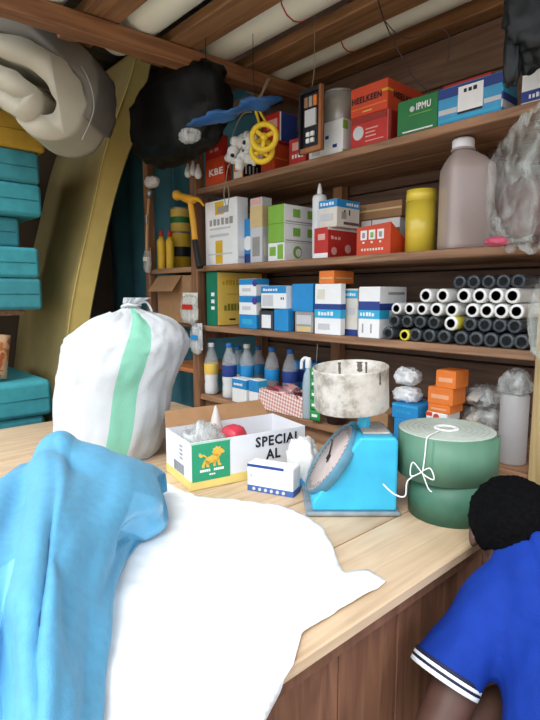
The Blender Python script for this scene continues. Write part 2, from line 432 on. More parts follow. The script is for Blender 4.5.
carton('red_box', 'red box with a blue side stacked beside the hanging yellow wheel', 'box', 263, 280, 114, z, 1.44, RED, us=297, smat=DBLUE,
       decor=[('f', 'p', (.25, .85, .5, .8), PINK), ('r', 'p', (.0, .06, .02, .98), WHITE)], group=GT)
carton('red_box', 'red box with white lettering beside the white box on the top shelf', 'box', 289, 306, 138, S1, 1.42, RED, us=312,
       decor=[('f', 'p', (.2, .85, .55, .85), PINK), ('f', 'g', (.2, .9, .25, .42), WHITE, 4)], group=GT)
z = carton('white_box', 'white box with an olive edge carrying a silver tin', 'box', 309, 343, 123, S1, 1.415, WHITE, us=352,
       decor=[('f', 'p', (.1, .35, .1, .4), LGREY), ('f', 'p', (.5, .6, .5, .6), DBLUE), ('f', 'p', (.72, .84, .2, .3), DBLUE), ('r', 'p', (.0, 1, .0, .1), LIME), ('r', 'p', (0, .5, .7, .95), LIME)], group=GT)
p = on_y(338, 120, 1.47)
t = thing('silver_tin', 'silver grey tin standing on the white box', 'tin', (p.x, 1.475, z))
hh = on_y(338, 93, 1.47).z - z
lathe('can', [(.0, 0), (.050, 0), (.052, .004), (.052, hh-.006)], mat('tin_print', 'b9b6ad', .35, .08, metal=.3), t, 28)
lathe('lid', [(.0535, hh-.008), (.0535, hh), (.048, hh+.001), (.047, hh-.002), (0, hh-.002)], METAL, t, 28)
z = carton('red_box', 'red box with a white emblem under the orange box', 'box', 351, 388, 114, S1, 1.415, RED, us=398,
           decor=[('f', 'c', (.12, .32, .25, .7), LGREY), ('f', 'p', (.42, .75, .52, .56), PINK), ('f', 'p', (.42, .68, .4, .44), PINK), ('f', 'p', (.42, .7, .28, .32), PINK), ('f', 'p', (.42, .9, .14, .17), PINK), ('f', 'p', (.03, .97, .78, .97), mat('dark_red_print', '9c2a1f', .5, .08)), ('r', 'p', (.0, .3, .02, .98), mat('pink_red_edge', 'd85a52', .5, .05))], group=GT)
carton('orange_box', 'long orange box with dark lettering on both faces, topmost on the red box', 'box', 351, 388, 84, z, 1.415, ORED, us=430,
       decor=[('f', 't', (.05, .85, .42, .64), BLACK, 'HEELKEEN'), ('r', 't', (.12, .55, .42, .64), BLACK, 'HEELKE'), ('f', 'p', (.02, .98, .24, .28), ORANGE), ('f', 'p', (.85, .99, .6, .68), GOLD), ('r', 'p', (.0, .12, .6, .68), GOLD), ('f', 'p', (.35, .6, .1, .14), YEL)], group=GT)
carton('green_box', 'dark green box with white lettering between the orange box and the blue box', 'box', 398, 438, 97, S1, 1.41, GREEN, us=442, depth=.16,
       decor=[('f', 't', (.48, .85, .62, .82), WHITE, 'IPMU'), ('f', 'c', (.3, .46, .62, .78), LGREY), ('f', 'p', (.3, .85, .52, .54), LIME), ('f', 'p', (.15, .9, .06, .1), WHITE)], group=GT)
zb = carton('blue_box', 'glossy blue box with a white label and pale wave print on the top shelf', 'box', 439, 503, 81, S1, 1.412, mat('glossy_blue', '2f9bd0', .3, .1), us=518,
       decor=[('f', 'p', (.0, 1, .72, .98), DBLUE), ('f', 'p', (.33, .72, .22, .92), WHITE), ('f', 'p', (.33, .72, .2, .26), BLACK), ('f', 'g', (.42, .64, .74, .86), BLACK, 3), ('f', 'p', (.02, .32, .28, .42), LGREY), ('f', 'p', (.02, .98, .06, .16), CYAN), ('f', 'p', (.74, .99, .3, .42), LGREY), ('r', 'p', (0, 1, .5, .6), CYAN), ('r', 'p', (0, 1, .1, .3), LGREY), ('r', 'p', (0, 1, .3, .48), DBLUE)], group=GT)
carton('flat_box', 'flat red box lying on the blue box', 'box', 444, 492, 67, zb, 1.47, RED, us=500, h=.03, group=GT)
carton('white_box', 'white box with a navy band beside the dark hanging bag', 'box', 523, 556, 64, S1, 1.415, WHITE, depth=.2,
       decor=[('f', 'p', (0, 1, .06, .36), DBLUE), ('f', 'g', (.25, .8, .14, .28), WHITE, 5)], group=GT)

# ================================================================== SECOND SHELF
G2 = 'boxed goods on the second shelf'
carton('white_carton', 'tall white carton with orange bands at the post end of the second shelf', 'box', 205, 237, 200, S2, 1.42, WHITE, us=248,
       decor=[('f', 'p', (.33, .55, .02, .38), GOLD), ('f', 'p', (.33, .6, .78, .98), GOLD), ('f', 'p', (.4, .75, .8, .9), GREY), ('f', 'g', (.15, .9, .62, .73), GREY, 6), ('f', 'p', (.15, .8, .55, .58), LGREY), ('f', 'p', (.15, .75, .44, .48), LGREY), ('f', 'p', (.1, .85, .16, .18), LGREY), ('r', 'p', (.1, .6, .08, .12), LGREY)], group=G2)
carton('blue_packet', 'slim blue packet with a white patch between two tall cartons', 'packet', 243, 252, 219, S2, 1.46, BLUE, depth=.05, decor=[('f', 'c', (.3, .8, .3, .62), WHITE), ('f', 'p', (0, 1, .0, .22), DBLUE)], group=G2)
carton('tall_box', 'tall box, tan above and grey below, beside the green and white boxes', 'box', 250, 262, 198, S2, 1.43, LGREY, us=272,
       decor=[('f', 'p', (.0, 1, .55, .88), BEIGE), ('r', 'p', (.0, 1, .55, .88), BEIGE), ('f', 'p', (.1, .9, .9, .99), PINK), ('f', 'p', (.2, .8, .1, .4), GREY), ('r', 'p', (.2, .8, .1, .4), CREAM)], group=G2)
z = S2
for k, vt in enumerate((241, 222, 203)):
    lab = ['white and lime green box, lowest of the stack of three', 'lime green and white box, middle of the stack of three', 'lime green and white box, topmost of the stack of three'][k]
    z = carton('green_white_box', lab, 'box', 268, 284, vt+2, z, 1.42, LIME if k else WHITE, us=313, smat=WHITE,
               decor=([('r', 'p', (.3, .55, .35, .8), LIME), ('r', 'p', (.8, .98, .35, .8), LIME), ('r', 'p', (.05, .98, .08, .14), GREY)] if k else
                      [('f', 'p', (.6, .95, .1, .9), LIME), ('f', 'p', (.1, .5, .3, .8), LIME), ('r', 'c', (.3, .6, .15, .85), LIME), ('r', 'c', (.36, .6, .25, .7), WHITE)]), group=G2)
# sealant cartridge behind the red box
p = on_y(319, 250, 1.50)
t = thing('sealant_tube', 'white sealant cartridge with a nozzle standing behind the red box', 'tube', (p.x, 1.50, S2)); hh = on_y(319, 196, 1.5).z-S2
lathe('cartridge', [(.0, 0), (.026, 0), (.027, .004), (.027, hh-.01), (.024, hh), (.010, hh+.006)], mat('sealant_white', 'e8ebee', .4, .04), t, 20)
lathe('nozzle', [(.010, hh+.004), (.009, hh+.02), (.004, hh+.045), (0, hh+.045)], WHITE, t, 14)
z = carton('red_box', 'deep red box with a white strip along its foot under the blue tool box', 'box', 314, 328, 228, S2, 1.415, RED, us=358,
       decor=[('f', 'p', (.0, 1, .0, .16), WHITE), ('f', 'p', (.3, .8, .6, .8), PINK), ('r', 'p', (0, 1, .93, 1), WHITE), ('r', 'c', (.52, .8, .18, .48), PINK), ('r', 'c', (.1, .3, .1, .36), PINK), ('r', 'g', (.1, .45, .62, .74), PINK, 3)], group=G2)
carton('tool_box', 'blue and white box printed with a grey tool, lying on the red box', 'box', 319, 337, 200, z, 1.425, CREAM, us=360,
       decor=[('f', 'p', (0, 1, .72, 1), BLUE), ('r', 'p', (0, 1, .72, 1), BLUE), ('f', 'g', (.1, .9, .8, .92), WHITE, 5), ('r', 'g', (.4, .95, .8, .92), WHITE, 5), ('r', 'p', (.2, .4, .3, .55), GREY), ('r', 'p', (.3, .36, .55, .62), BLACK), ('r', 'p', (.52, .56, .45, .65), BLACK), ('r', 'p', (.3, .95, .1, .2), mat('maroon_print', '6e4648', .5, .1)), ('f', 'p', (.1, .8, .25, .5), LGREY)], group=G2)
z = carton('white_box', 'flat white box under the brown cardboard box on the second shelf', 'box', 361, 400, 219, S2, 1.60, WHITE, depth=.12, decor=[('f', 'p', (0, 1, 0, .75), KRAFTD), ('f', 'p', (.28, .3, .5, 1), RED)], group=G2)
carton('cardboard_box', 'brown cardboard box lying on the flat white box', 'box', 356, 402, 203, z, 1.59, KRAFT, depth=.14, decor=[('f', 'p', (0, 1, .5, .62), BEIGE), ('f', 'c', (.2, .24, .7, .78), BLACK)], group=G2)
# orange display box with a cut-away slanting side
y = 1.412; a = on_y(357, 228, y); b = on_y(391, 222, y); hh = b.z-S2; d = .10; wd = b.x-a.x
V = [(0, 0, 0), (wd, 0, 0), (wd, d, 0), (0, d, 0), (0, 0, hh*.93), (wd, 0, hh*1.02), (wd, d, hh*.42), (0, d, hh*.36)]
t = fixn(mesh('display_box', V, [[0, 3, 2, 1], [0, 1, 5, 4], [1, 2, 6, 5], [2, 3, 7, 6], [3, 0, 4, 7], [4, 5, 6, 7]], ORED)); t.location = (a.x, y, S2)
tag(t, 'bright orange display box with three small pictures and a sloping side', 'box', G2)
for k in range(3):
    x = wd*(.12+.25*k); box('picture_panel', x, x+wd*.19, -.0008, .0006, hh*.5, hh*.82, WHITE, t, .0002)
    box('picture_panel', x+wd*.05, x+wd*.14, -.0013, 0, hh*.56, hh*.74, GREY if k != 1 else LIME, t, .0002)
    box('picture_dot', x+wd*.06, x+wd*.12, -.0008, .0006, hh*.38, hh*.44, WHITE, t, .0002)
deco(t, wd, .0001, hh, [])
for k in range(8): box('lettering', wd*(.15+.085*k), wd*(.2+.085*k), -.0008, .0006, hh*.13, hh*.21, CREAM, t, .0002)
# packing tape
TAPE = mat('yellow_tape', 'ecd03a', .22, .1, 8, coat=.6); CORE = KRAFT
r = .0475; cx = on_y(420, 240, 1.45+r).x
zz = [S2, on_y(422, 199, 1.45).z, on_y(422, 187, 1.45).z]
for k in range(2):
    h_ = zz[k+1]-zz[k]-.0008
    t = thing('tape_roll', ['tall roll of shiny yellow packing tape standing beside the jug', 'narrow yellow tape roll set on the tall yellow roll'][k], 'tape', (cx, 1.45+r, zz[k]), 0, 'yellow tape rolls beside the jug')
    lathe('winding', [(r*.62, 0), (r, 0), (r, h_), (r*.62, h_)], TAPE, t, 36)
    lathe('core', [(r*.56, .0), (r*.62, 0), (r*.62, h_), (r*.56, h_), (r*.56, 0)], CORE, t, 30)
# jugs
def jug(cu, half, vtop, y, label, m, capm):
    a = on_y(cu, 200, y); F_ = Vector((a.x, a.y, 0)).dot(Fd)
    hw = half/FPX*F_; H = min(.316, on_y(cu, vtop, y).z - S2)
    t = thing('plastic_jug', label, 'jug', (a.x, y, S2), math.radians(138))
    ks = [(0, .90, 0), (.012, .98, 0), (.05, 1, 0), (.50, 1, 0), (.70, 1.0, 0), (.745, .97, .01), (.81, .76, .09), (.87, .50, .16), (.90, .34, .18), (.925, .31, .18)]
    V = []; Fc = []; n = 40
    for (k, s, off) in ks:
        for i in range(n):
            an = 2*PI*i/n; c, si = math.cos(an), math.sin(an); e = .42 if s > .45 else 1
            V.append((hw*s*abs(c)**e*(1 if c >= 0 else -1)*.80, hw*s*abs(si)**e*(1 if si >= 0 else -1)*.80+off*hw, H*k))
    for q in range(len(ks)-1):
        for i in range(n):
            j = (i+1) % n; Fc.append([q*n+i, q*n+j, (q+1)*n+j, (q+1)*n+i])
    Fc.append(list(range(n))[::-1]); Fc.append([(len(ks)-1)*n+i for i in range(n)])
    fixn(mesh('body', V, Fc, m, t, True))
    rc = hw*.36
    o = lathe('cap', [(rc, H*.915), (rc*1.02, H*.92), (rc*1.02, H*.985), (rc*.93, H), (0, H)], capm, t, 26); o.location.y = .18*hw
    o = lathe('neck_ring', [(rc*1.02, H*.895), (rc*1.12, H*.90), (rc*1.12, H*.908), (rc*1.02, H*.912)], m, t, 26); o.location.y = .18*hw
    tube('handle', spline([(0, -hw*.25, H*.85), (0, -hw*.5, H*.84), (0, -hw*.70, H*.79), (0, -hw*.78, H*.70), (0, -hw*.76, H*.60)], 5), hw*.10, m, t, 10)
    return t
JUGM = mat('milky_jug', 'b3a29c', .28, .06, 6, spec=.5); JUGD = mat('brown_jug', '6a4f46', .35, .1, 6)
jug(466, 28, 127, 1.485, 'large milky plastic jug of pale liquid with a white cap', JUGM, mat('jug_cap', 'eceff2', .35, .03))
jug(499, 22, 137, 1.665, 'brownish plastic jug standing behind the milky jug', JUGD, JUGD)

# ================================================================== THIRD SHELF
G3 = 'boxed goods on the third shelf'
carton('green_yellow_box', 'green box with yellow lettered side at the post end of the third shelf', 'box', 206, 217, 272, S3, 1.42, TEALG, us=262, smat=mat('bright_yellow_card', 'ffd75a', .5, .05),
       decor=[('f', 'p', (.45, .75, .55, .62), WHITE), ('f', 'p', (.45, .75, .42, .49), WHITE), ('f', 'p', (.45, .75, .3, .36), WHITE), ('r', 'g', (.1, .48, .76, .86), GOLD, 5), ('r', 'g', (.14, .5, .28, .42), mat('olive_print', '8a8a2a', .5, .08), 5), ('r', 'p', (.25, .38, .1, .13), BLACK), ('r', 'p', (.2, .48, .58, .6), GOLD)], group=G3)
z = S3
for k, vt in enumerate((315, 296, 279)):
    lab = ['all blue box at the foot of the stack on the third shelf', 'white box with a blue lid band, middle of its stack', 'white box with a blue lid band and round badge, topmost of its stack'][k]
    z = carton('blue_white_box', lab, 'box', 239, 256, vt, z, 1.41, BLUE if k == 0 else WHITE, us=261+8*(k == 2),
               decor=([('f', 'p', (.2, .8, .3, .7), CYAN)] if k == 0 else [('f', 'p', (0, 1, .66, 1), BLUE), ('r', 'p', (0, 1, .66, 1), BLUE), ('f', 'c', (.85, 1, .55, .95), PURPLE), ('f', 'p', (.2, .7, .25, .45), LGREY)]), group=G3)
carton('dark_box', 'small dark box with a white label beneath the wide blue and white box', 'box', 259, 273, 311, S3, 1.415, mat('charcoal_card', '3a3f4a', .5, .08), depth=.1, decor=[('f', 'p', (.2, .85, .1, .8), WHITE)], group=G3)
z = carton('blue_box', 'plain blue box beneath the wide blue and white box', 'box', 274, 288, 309, S3, 1.41, BLUE, us=294, group=G3)
carton('blue_white_box', 'wide white box with a blue top band resting across two smaller boxes', 'box', 261, 286, 286, z, 1.405, WHITE, us=291, depth=.11,
       decor=[('f', 'p', (0, 1, .68, 1), BLUE), ('f', 'p', (.06, .5, .1, .6), LGREY), ('f', 'p', (.8, .84, .4, .5), BLACK), ('f', 'p', (.88, .92, .4, .5), BLACK), ('f', 'g', (.1, .7, .78, .9), WHITE, 6)], group=G3)
z = carton('picture_box', 'grey box with a printed picture beneath the bright blue box', 'box', 295, 313, 312, S3, 1.42, GREY, depth=.1, decor=[('f', 'p', (.1, .9, .05, .3), BEIGE), ('f', 'p', (.1, .9, .4, .85), LGREY)], group=G3)
carton('blue_box', 'large bright blue box without print on top of the picture box', 'box', 292, 313, 284, z, 1.43, BLUE, depth=.14, group=G3)
z = carton('blue_white_box', 'white box with a cyan band under the orange box', 'box', 315, 341, 284, S3, 1.41, WHITE, us=346,
           decor=[('f', 'p', (0, 1, .33, .5), CYAN), ('f', 'p', (0, 1, .5, .61), DBLUE), ('r', 'p', (0, 1, .33, .5), CYAN), ('r', 'p', (0, 1, .5, .61), DBLUE), ('f', 'g', (.15, .75, .38, .46), WHITE, 5), ('f', 'p', (.1, .4, .7, .9), CREAM), ('f', 'p', (.15, .6, .1, .22), LGREY)], group=G3)
carton('orange_box', 'small orange box lying on the white and cyan box', 'box', 319, 334, 271, z, 1.425, ORANGE, us=354, decor=[('f', 'p', (.1, .9, .4, .5), BEIGE), ('r', 'p', (.1, .9, .4, .5), BEIGE)], group=G3)
carton('blue_white_box', 'narrow pale box with a cyan top between two white boxes', 'box', 344, 358, 289, S3, 1.45, CREAM, depth=.1,
       decor=[('f', 'p', (0, 1, .8, .97), CYAN), ('f', 'p', (0, 1, .0, .13), DBLUE), ('f', 'p', (.3, .8, .45, .6), LGREY), ('f', 'g', (.1, .9, .85, .92), WHITE, 5)], group=G3)
carton('blue_white_box', 'white box with navy and cyan wave bands beside the stacked tubes', 'box', 359, 380, 287, S3, 1.405, WHITE, us=407,
       decor=[('f', 'p', (0, 1, .38, .55), CYAN), ('f', 'p', (0, 1, .55, .72), DBLUE), ('r', 'p', (0, .35, .38, .55), CYAN), ('r', 'p', (0, .6, .55, .68), DBLUE), ('f', 'g', (.1, .8, .43, .51), WHITE, 5), ('f', 'p', (.6, .66, .1, .28), GREY), ('f', 'p', (.2, .26, .1, .28), GREY), ('r', 'p', (.3, .9, .85, .9), GREY)], group=G3)

# stacked tubes
TW = mat('white_tube_plastic', 'e9ebe8', .35, .04); TD = clear('dark_clear_wrap', '4a5258', .82, .12); TK = mat('tube_hole_shade', '50565a', .6, .1); TY = mat('yellow_tube_end', 'e0d23a', .4, .06)
def tubething(u, v, y, r, m, label, group, L_=.30, thin=.64, lit=True):
    p = on_y(u, v, y)
    t = thing('plastic_tube', label, 'tube', (p.x, y, p.z), 0, group)
    o = lathe('tube_wall', [(r*thin, 0), (r*.98, 0), (r, .002), (r, L_), (r*thin, L_), (r*thin, 0)], m, t, 22); o.rotation_euler = (-PI/2, 0, 0)
    o = lathe('hole_shade_plug', [(0, .004), (r*thin*.98, .004), (r*thin*.98, L_-.01), (0, L_-.01)], TK, t, 16); o.rotation_euler = (-PI/2, 0, 0)  # plug near the mouth, its grey stands for shade inside the hollow tube
    return t
GW = 'white tubes stacked on the third shelf'; GD = 'dark wrapped tubes stacked on the third shelf'
rowz = [S3+.0215+k*.0392 for k in range(5)]
def tube_row(zc, us, vref, m, label, g, y0):
    for u in us:
        # keep the column of the photograph, the height of the row
        p = on_y(u, vref, y0); t = tubething(u, vref, y0, .0195, m, label, g); t.location = (p.x, y0, zc)
LW = 'white plastic tube with a dark open end in the lower white row'; LW2 = 'white plastic tube in the upper white row, under the dark top tubes'
LD = 'dark tube in clear wrap in the lowest row, lying on the shelf board'; LD2 = 'dark tube in clear wrap in the second row, under the white tubes'
for u in (388, 415, 429, 444, 461, 476, 491, 507, 522):
    p = on_y(u, 332, 1.408); t = tubething(u, 332, 1.408, .0205, TD, LD, GD); t.location.z = rowz[0]-.0005
for u in (394, 407, 420, 434, 470, 485, 500, 515):
    t = tubething(u, 316, 1.410, .0195, TD, LD2, GD); t.location.z = rowz[1]+.001
t = tubething(451, 318, 1.400, .0205, TW, 'single white tube with a yellow rim among the dark wrapped tubes', GW); t.location.z = rowz[1]+.001
o = lathe('yellow_collar', [(.0206, .006), (.0212, .008), (.0212, .05), (.0206, .052)], TY, t, 22); o.rotation_euler = (-PI/2, 0, 0)
t = tubething(401, 334, 1.385, .0175, TY, 'short tube with a yellow end on the shelf beside the white box', GD, L_=.05); t.location.z = S3+.0180; t.location.y = 1.403
for u in (396.5, 409.5, 422, 436.5, 452, 472.5, 487, 501.5, 517):
    t = tubething(u, 301.5, 1.403, .0198 if u > 424 else .0178, TW, LW, GW); t.location.z = rowz[2]+.001
for u in (426, 443, 464, 480, 496.5, 513):
    t = tubething(u, 285, 1.405, .0205, TW, LW2, GW); t.location.z = rowz[3]+.0025
for u in (460, 474, 489, 504, 519):
    t = tubething(u, 268, 1.44, .0195, TD, 'dark tube in clear wrap lying on top of the white tubes', GD, L_=.26); t.location.z = rowz[4]+.0025

# ================================================================== BOTTOM SHELF
PET = clear('pet_bottle', 'eef2f4', .26, .1); MILK = mat('white_liquid', 'e6e8ea', .4, .03); BRWN = mat('brown_liquid', '5a3128', .3, .1); CAPB = mat('blue_cap', '1f6fc0', .4, .05)
def bottle(u, y, vtop, label, liq, fill, lab_m, capm, group='bottles on the bottom shelf'):
    p = on_y(u, 380, y); H = on_y(u, vtop, y).z - S4; r = .0335
    t = thing('plastic_bottle', label, 'bottle', (p.x, y, S4), 0, group)
    pr = [(0, .003), (r*.8, 0), (r, .008), (r, H*.2), (r*.93, H*.24), (r, H*.28), (r, H*.6), (r*.97, H*.66), (r*.75, H*.78), (r*.42, H*.88), (r*.40, H*.93)]
    lathe('bottle_wall', pr, PET, t, 20)
    if fill:
        q = [(a*.95, z_+.001) for a, z_ in pr if z_ < H*fill]; q.append((q[-1][0], H*fill)); q.append((0, H*fill)); lathe('liquid', q, liq, t, 18)
    lathe('label_wrap', [(r*1.01, H*.40), (r*1.02, H*.405), (r*1.02, H*.6), (r*1.01, H*.605)], lab_m, t, 20)
    lathe('cap', [(r*.46, H*.925), (r*.47, H*.93), (r*.47, H*.99), (r*.42, H), (0, H)], capm, t, 16)
bottle(211.5, 1.44, 343, 'clear bottle of white liquid with a white cap and yellow label', MILK, .5, YEL, WHITE)
bottle(229.5, 1.445, 343, 'clear bottle of white liquid with a blue label and blue cap', MILK, .5, DBLUE, CAPB)
bottle(247, 1.505, 344, 'bottle of brownish liquid with pale cap and blue label, beside the white liquid bottles', BRWN, .34, BLUE, CREAM)
bottle(272, 1.545, 347, 'bottle of dark brown liquid with blue label behind the pink box', BRWN, .62, BLUE, CAPB)
bottle(238, 1.575, 346, 'blue capped bottle in the rear row, behind the blue labelled white liquid bottle', MILK, .4, BLUE, CAPB)
bottle(258, 1.635, 346, 'blue capped bottle in the rear row behind the two brown liquid bottles', BRWN, .5, BLUE, CAPB)
bottle(290, 1.56, 349, 'brown bottle in the rear row beside the blue box', BRWN, .6, DBLUE, CAPB)
G4 = 'boxed goods on the bottom shelf'
carton('blue_white_box', 'small white box with a blue top band in front of the bottles', 'box', 232, 246, 379, S4, 1.405, WHITE, us=254, decor=[('f', 'p', (0, 1, .6, .98), BLUE), ('r', 'p', (0, 1, .6, .98), BLUE), ('f', 'g', (.15, .8, .72, .84), WHITE, 6)], group=G4, depth=.055)
carton('blue_white_box', 'small white and blue box squeezed between its twin and the pink box', 'box', 249, 258, 380, S4, 1.41, WHITE, us=268, decor=[('f', 'p', (0, 1, .55, .98), BLUE), ('r', 'p', (0, 1, .55, .98), CYAN)], group=G4, depth=.05)
carton('blue_box', 'dark blue box at the back of the bottom shelf behind the pink box', 'box', 292, 316, 362, S4, 1.62, BLUE, depth=.08, decor=[('f', 'p', (0, 1, .5, .8), DBLUE)], group=G4)
# open pink box with foil packets
y = 1.385; a = on_y(259, 388, 1.402); b = on_y(302, 392, 1.402); wd = b.x-a.x; hh = a.z-S4; d = .10
PKM = bpy.data.materials.new('pink_checked_card'); PKM.use_nodes = True
nt = PKM.node_tree; ck = nt.nodes.new('ShaderNodeTexChecker'); ck.inputs['Scale'].default_value = 95; ck.inputs['Color1'].default_value = rgb('f4e6e2'); ck.inputs['Color2'].default_value = rgb('dc938c')
tc = nt.nodes.new('ShaderNodeTexCoord'); mp = nt.nodes.new('ShaderNodeMapping'); mp.inputs['Rotation'].default_value = (0, math.radians(35), 0)
nt.links.new(tc.outputs['Object'], mp.inputs[0]); nt.links.new(mp.outputs[0], ck.inputs['Vector']); nt.links.new(ck.outputs['Color'], nt.nodes['Principled BSDF'].inputs['Base Color'])
t = thing('pink_box', 'open pink and white checked box full of red foil packets', 'box', (a.x, 1.402, S4))
box('box_bottom', 0, wd, 0, d, 0, .002, PKM, t, .0005); box('front_wall', 0, wd, 0, .002, 0, hh, PKM, t, .0005); box('rear_wall', 0, wd, d-.002, d, 0, hh, PKM, t, .0005)
box('side_wall', 0, .002, .002, d-.002, 0, hh, PKM, t, .0005); box('side_wall', wd-.002, wd, .002, d-.002, 0, hh, PKM, t, .0005)
FOILS = [mat('red_foil', 'b8535a', .3, .3, 60, metal=.3), mat('pink_foil', 'dca4a8', .3, .3, 60, metal=.3), mat('maroon_foil', '7d3a40', .3, .3, 60, metal=.3)]
def packet(nm, label, cat, loc, s, m, rot, group=None, seed=0):
    V = []; Fc = []; n = 9
    for sgn in (1, -1):
        for i in range(n):
            for j in range(n):
                x = -1+2*i/(n-1); y_ = -1+2*j/(n-1); e = max(0, (1-x*x)*(1-y_*y_))**.5
                V.append((x*s[0], y_*s[1], sgn*(e*s[2]*(1+.35*fbm((x+seed, y_, sgn), 1.7))+.0004)))
    for q in (0, 1):
        for i in range(n-1):
            for j in range(n-1):
                a_ = q*n*n+i*n+j; f = [a_, a_+1, a_+n+1, a_+n]; Fc.append(f if q else f[::-1])
    edge = [i*n for i in range(n)]+[(n-1)*n+j for j in range(1, n)]+[i*n+n-1 for i in range(n-2, -1, -1)]+[j for j in range(n-2, 0, -1)]
    for k in range(len(edge)):
        p_, q_ = edge[k], edge[(k+1) % len(edge)]; Fc.append([p_, q_, q_+n*n, p_+n*n])
    o = fixn(mesh(nm, V, Fc, m, None, True)); o.location = loc; o.rotation_euler = rot
    return tag(o, label, cat, group)
random.seed(3)
for k in range(9):
    packet('foil_packet', 'small red foil packet heaped in the pink checked box', 'packet', (a.x+wd*(.14+.36*(k % 3)), 1.402+.02+.03*(k//3), S4+hh-.014+.008*((k*5) % 3)+.006*(k//3)), (.028, .02, .006), FOILS[k % 3], (random.uniform(-.4, .4), random.uniform(-.4, .4), random.uniform(-1, 1)), 'foil packets in the pink box', k)
# spray bottle and the green sachet strip
p = on_y(308, 400, 1.425); H = on_y(308, 357, 1.425).z-S4
t = thing('spray_bottle', 'slim pale bottle with a white hooked spout beside the pink box', 'bottle', (p.x, 1.425, S4))
lathe('bottle_wall', [(0, 0), (.020, 0), (.022, .006), (.022, H*.55), (.017, H*.72), (.009, H*.8), (.009, H*.86)], clear('pale_blue_bottle', 'b9d2de', .75, .2), t, 18)
tube('spout', spline([(.0, 0, H*.84), (0, 0, H*.95), (-.012, -.004, H*.98), (-.026, -.008, H*.93), (-.028, -.009, H*.8)], 5), .0065, WHITE, t, 10)
lathe('cap', [(.011, H*.82), (.012, H*.83), (.012, H*.93), (.010, H*.99), (0, H)], WHITE, t, 14)
t = thing('sachet_strip', 'strip of green and white sachets hanging beside the scale pan', 'sachets', on_y(315.5, 368, 1.384), math.radians(12))
GS = mat('green_sachet', '1f9a4a', .35, .1)
q = on_y(315.5, 368, 1.384); zt = q.z; zb_ = on_y(315.5, 421, 1.384).z; st = (zt-zb_)/5
for k in range(5):
    o = packet('sachet', None, None, (0, 0, -st*(k+.5)), (.022, st*.48, .004), GS, (PI/2, 0, 0), None, k+20); o.parent = t
    for key in ('label', 'category'):
        if key in o: del o[key]
    box('printed_panel', -.012, .012, -.0052, -.0038, -st*(k+.62), -st*(k+.35), WHITE, t, .0004)
tube('hanging_string', [(0, 0, 0), (0, .008, .04), (0, .012, on_y(315, 344, 1.39).z-zt)], .0008, GREY, t, 6)

# right-hand goods on the bottom shelf
def blob(nm, loc, s, m, parent=None, n=36, k=20, amp=.12, fr=2.2, seed=0, top=None, flat=True, sharp=0):
    """crumpled closed bag; s = half sizes; flat base"""
    V = []; Fc = []
    for i in range(k+1):
        th = PI*i/k
        for j in range(n):
            ph = 2*PI*j/n
            d = Vector((math.sin(th)*math.cos(ph), math.sin(th)*math.sin(ph), math.cos(th)))
            d2 = Vector([abs(c)**.75*(1 if c > 0 else -1) for c in d])
            r = 1+amp*fbm(d*1.0+Vector((seed, seed*.7, 0)), fr, 3)
            if sharp: r += .06-sharp*abs(fbm(d+Vector((seed*2, 0, 3)), fr*1.5, 2))
            p = d2*r; z_ = p.z
            if flat and z_ < -.8: z_ = -.8-(z_+.8)*.05
            if top and p.z > top[0]:
                f = max(top[1], 1-(p.z-top[0])*top[2]); p.x *= f; p.y *= f
            V.append((p.x*s[0], p.y*s[1], z_*s[2]))
    for i in range(k):
        for j in range(n):
            l = (j+1) % n; Fc.append([i*n+j, i*n+l, (i+1)*n+l, (i+1)*n+j])
    o = fixn(mesh(nm, V, Fc, m, parent, True)); o.location = loc; return o
WBAG = clear('white_film', 'eceeee', .85, .3, .15); CBAG = clear('clear_film', 'd3d7d4', .42, .12, .32)
z = S4
for k, (u0, u1, vt) in enumerate(((394, 424, 420), (392, 424, 405))):
    z = carton('blue_tray_box', ['bright blue box on the bottom shelf under its twin', 'bright blue box with a pale stripe, stacked on its twin'][k], 'box', u0, u1-6, vt, z, 1.42, BLUE, us=u1, depth=.11, decor=[('f', 'g', (.2, .75, .4, .6), CYAN, 6)]+([('f', 'p', (0, 1, .85, .97), CYAN)] if k else []), group=G4)
ztop = z
o = blob('plastic_parcel', on_y(408, 394, 1.475)*1, (.045, .04, .026), WBAG, amp=.2, seed=4, sharp=.2); o.location.z = ztop+.022; tag(o, 'crumpled white plastic parcel lying on the blue boxes', 'parcel')
o = blob('plastic_parcel', on_y(408, 380, 1.49)*1, (.043, .035, .03), WBAG, amp=.25, seed=6, sharp=.25); o.location.z = ztop+.078; tag(o, 'pointed white plastic parcel on top of another white parcel', 'parcel')
z = S4
for k, (u0, u1, vt, m) in enumerate(((425, 448, 421, ORED), (426, 449, 413, WHITE), (428, 452, 405, ORANGE), (428, 455, 388, ORANGE), (436, 458, 371, ORANGE))):
    lab = ['orange red box, lowest of the orange stack', 'orange box with a white printed front in the orange stack', 'flat orange box under the two big orange boxes', 'big orange box, second from the top of its stack', 'orange box, topmost and pushed aside on its stack'][k]
    z = carton('orange_box', lab, 'box', u0, u1-2, vt, z, 1.43, m, us=u1+2, depth=.08, decor=[('f', 'p', (.15, .85, .35, .6), mat('pale_orange_print', 'f2a878', .5, .05))] if m == ORANGE else [('f', 'c', (.4, .6, .1, .9), ORED), ('f', 'p', (0, .3, .5, 1), ORED)], group=G4)
carton('beige_box', 'small beige box between the orange stack and clear bags', 'box', 450, 470, 425, S4, 1.42, BEIGE, depth=.07, group=G4)
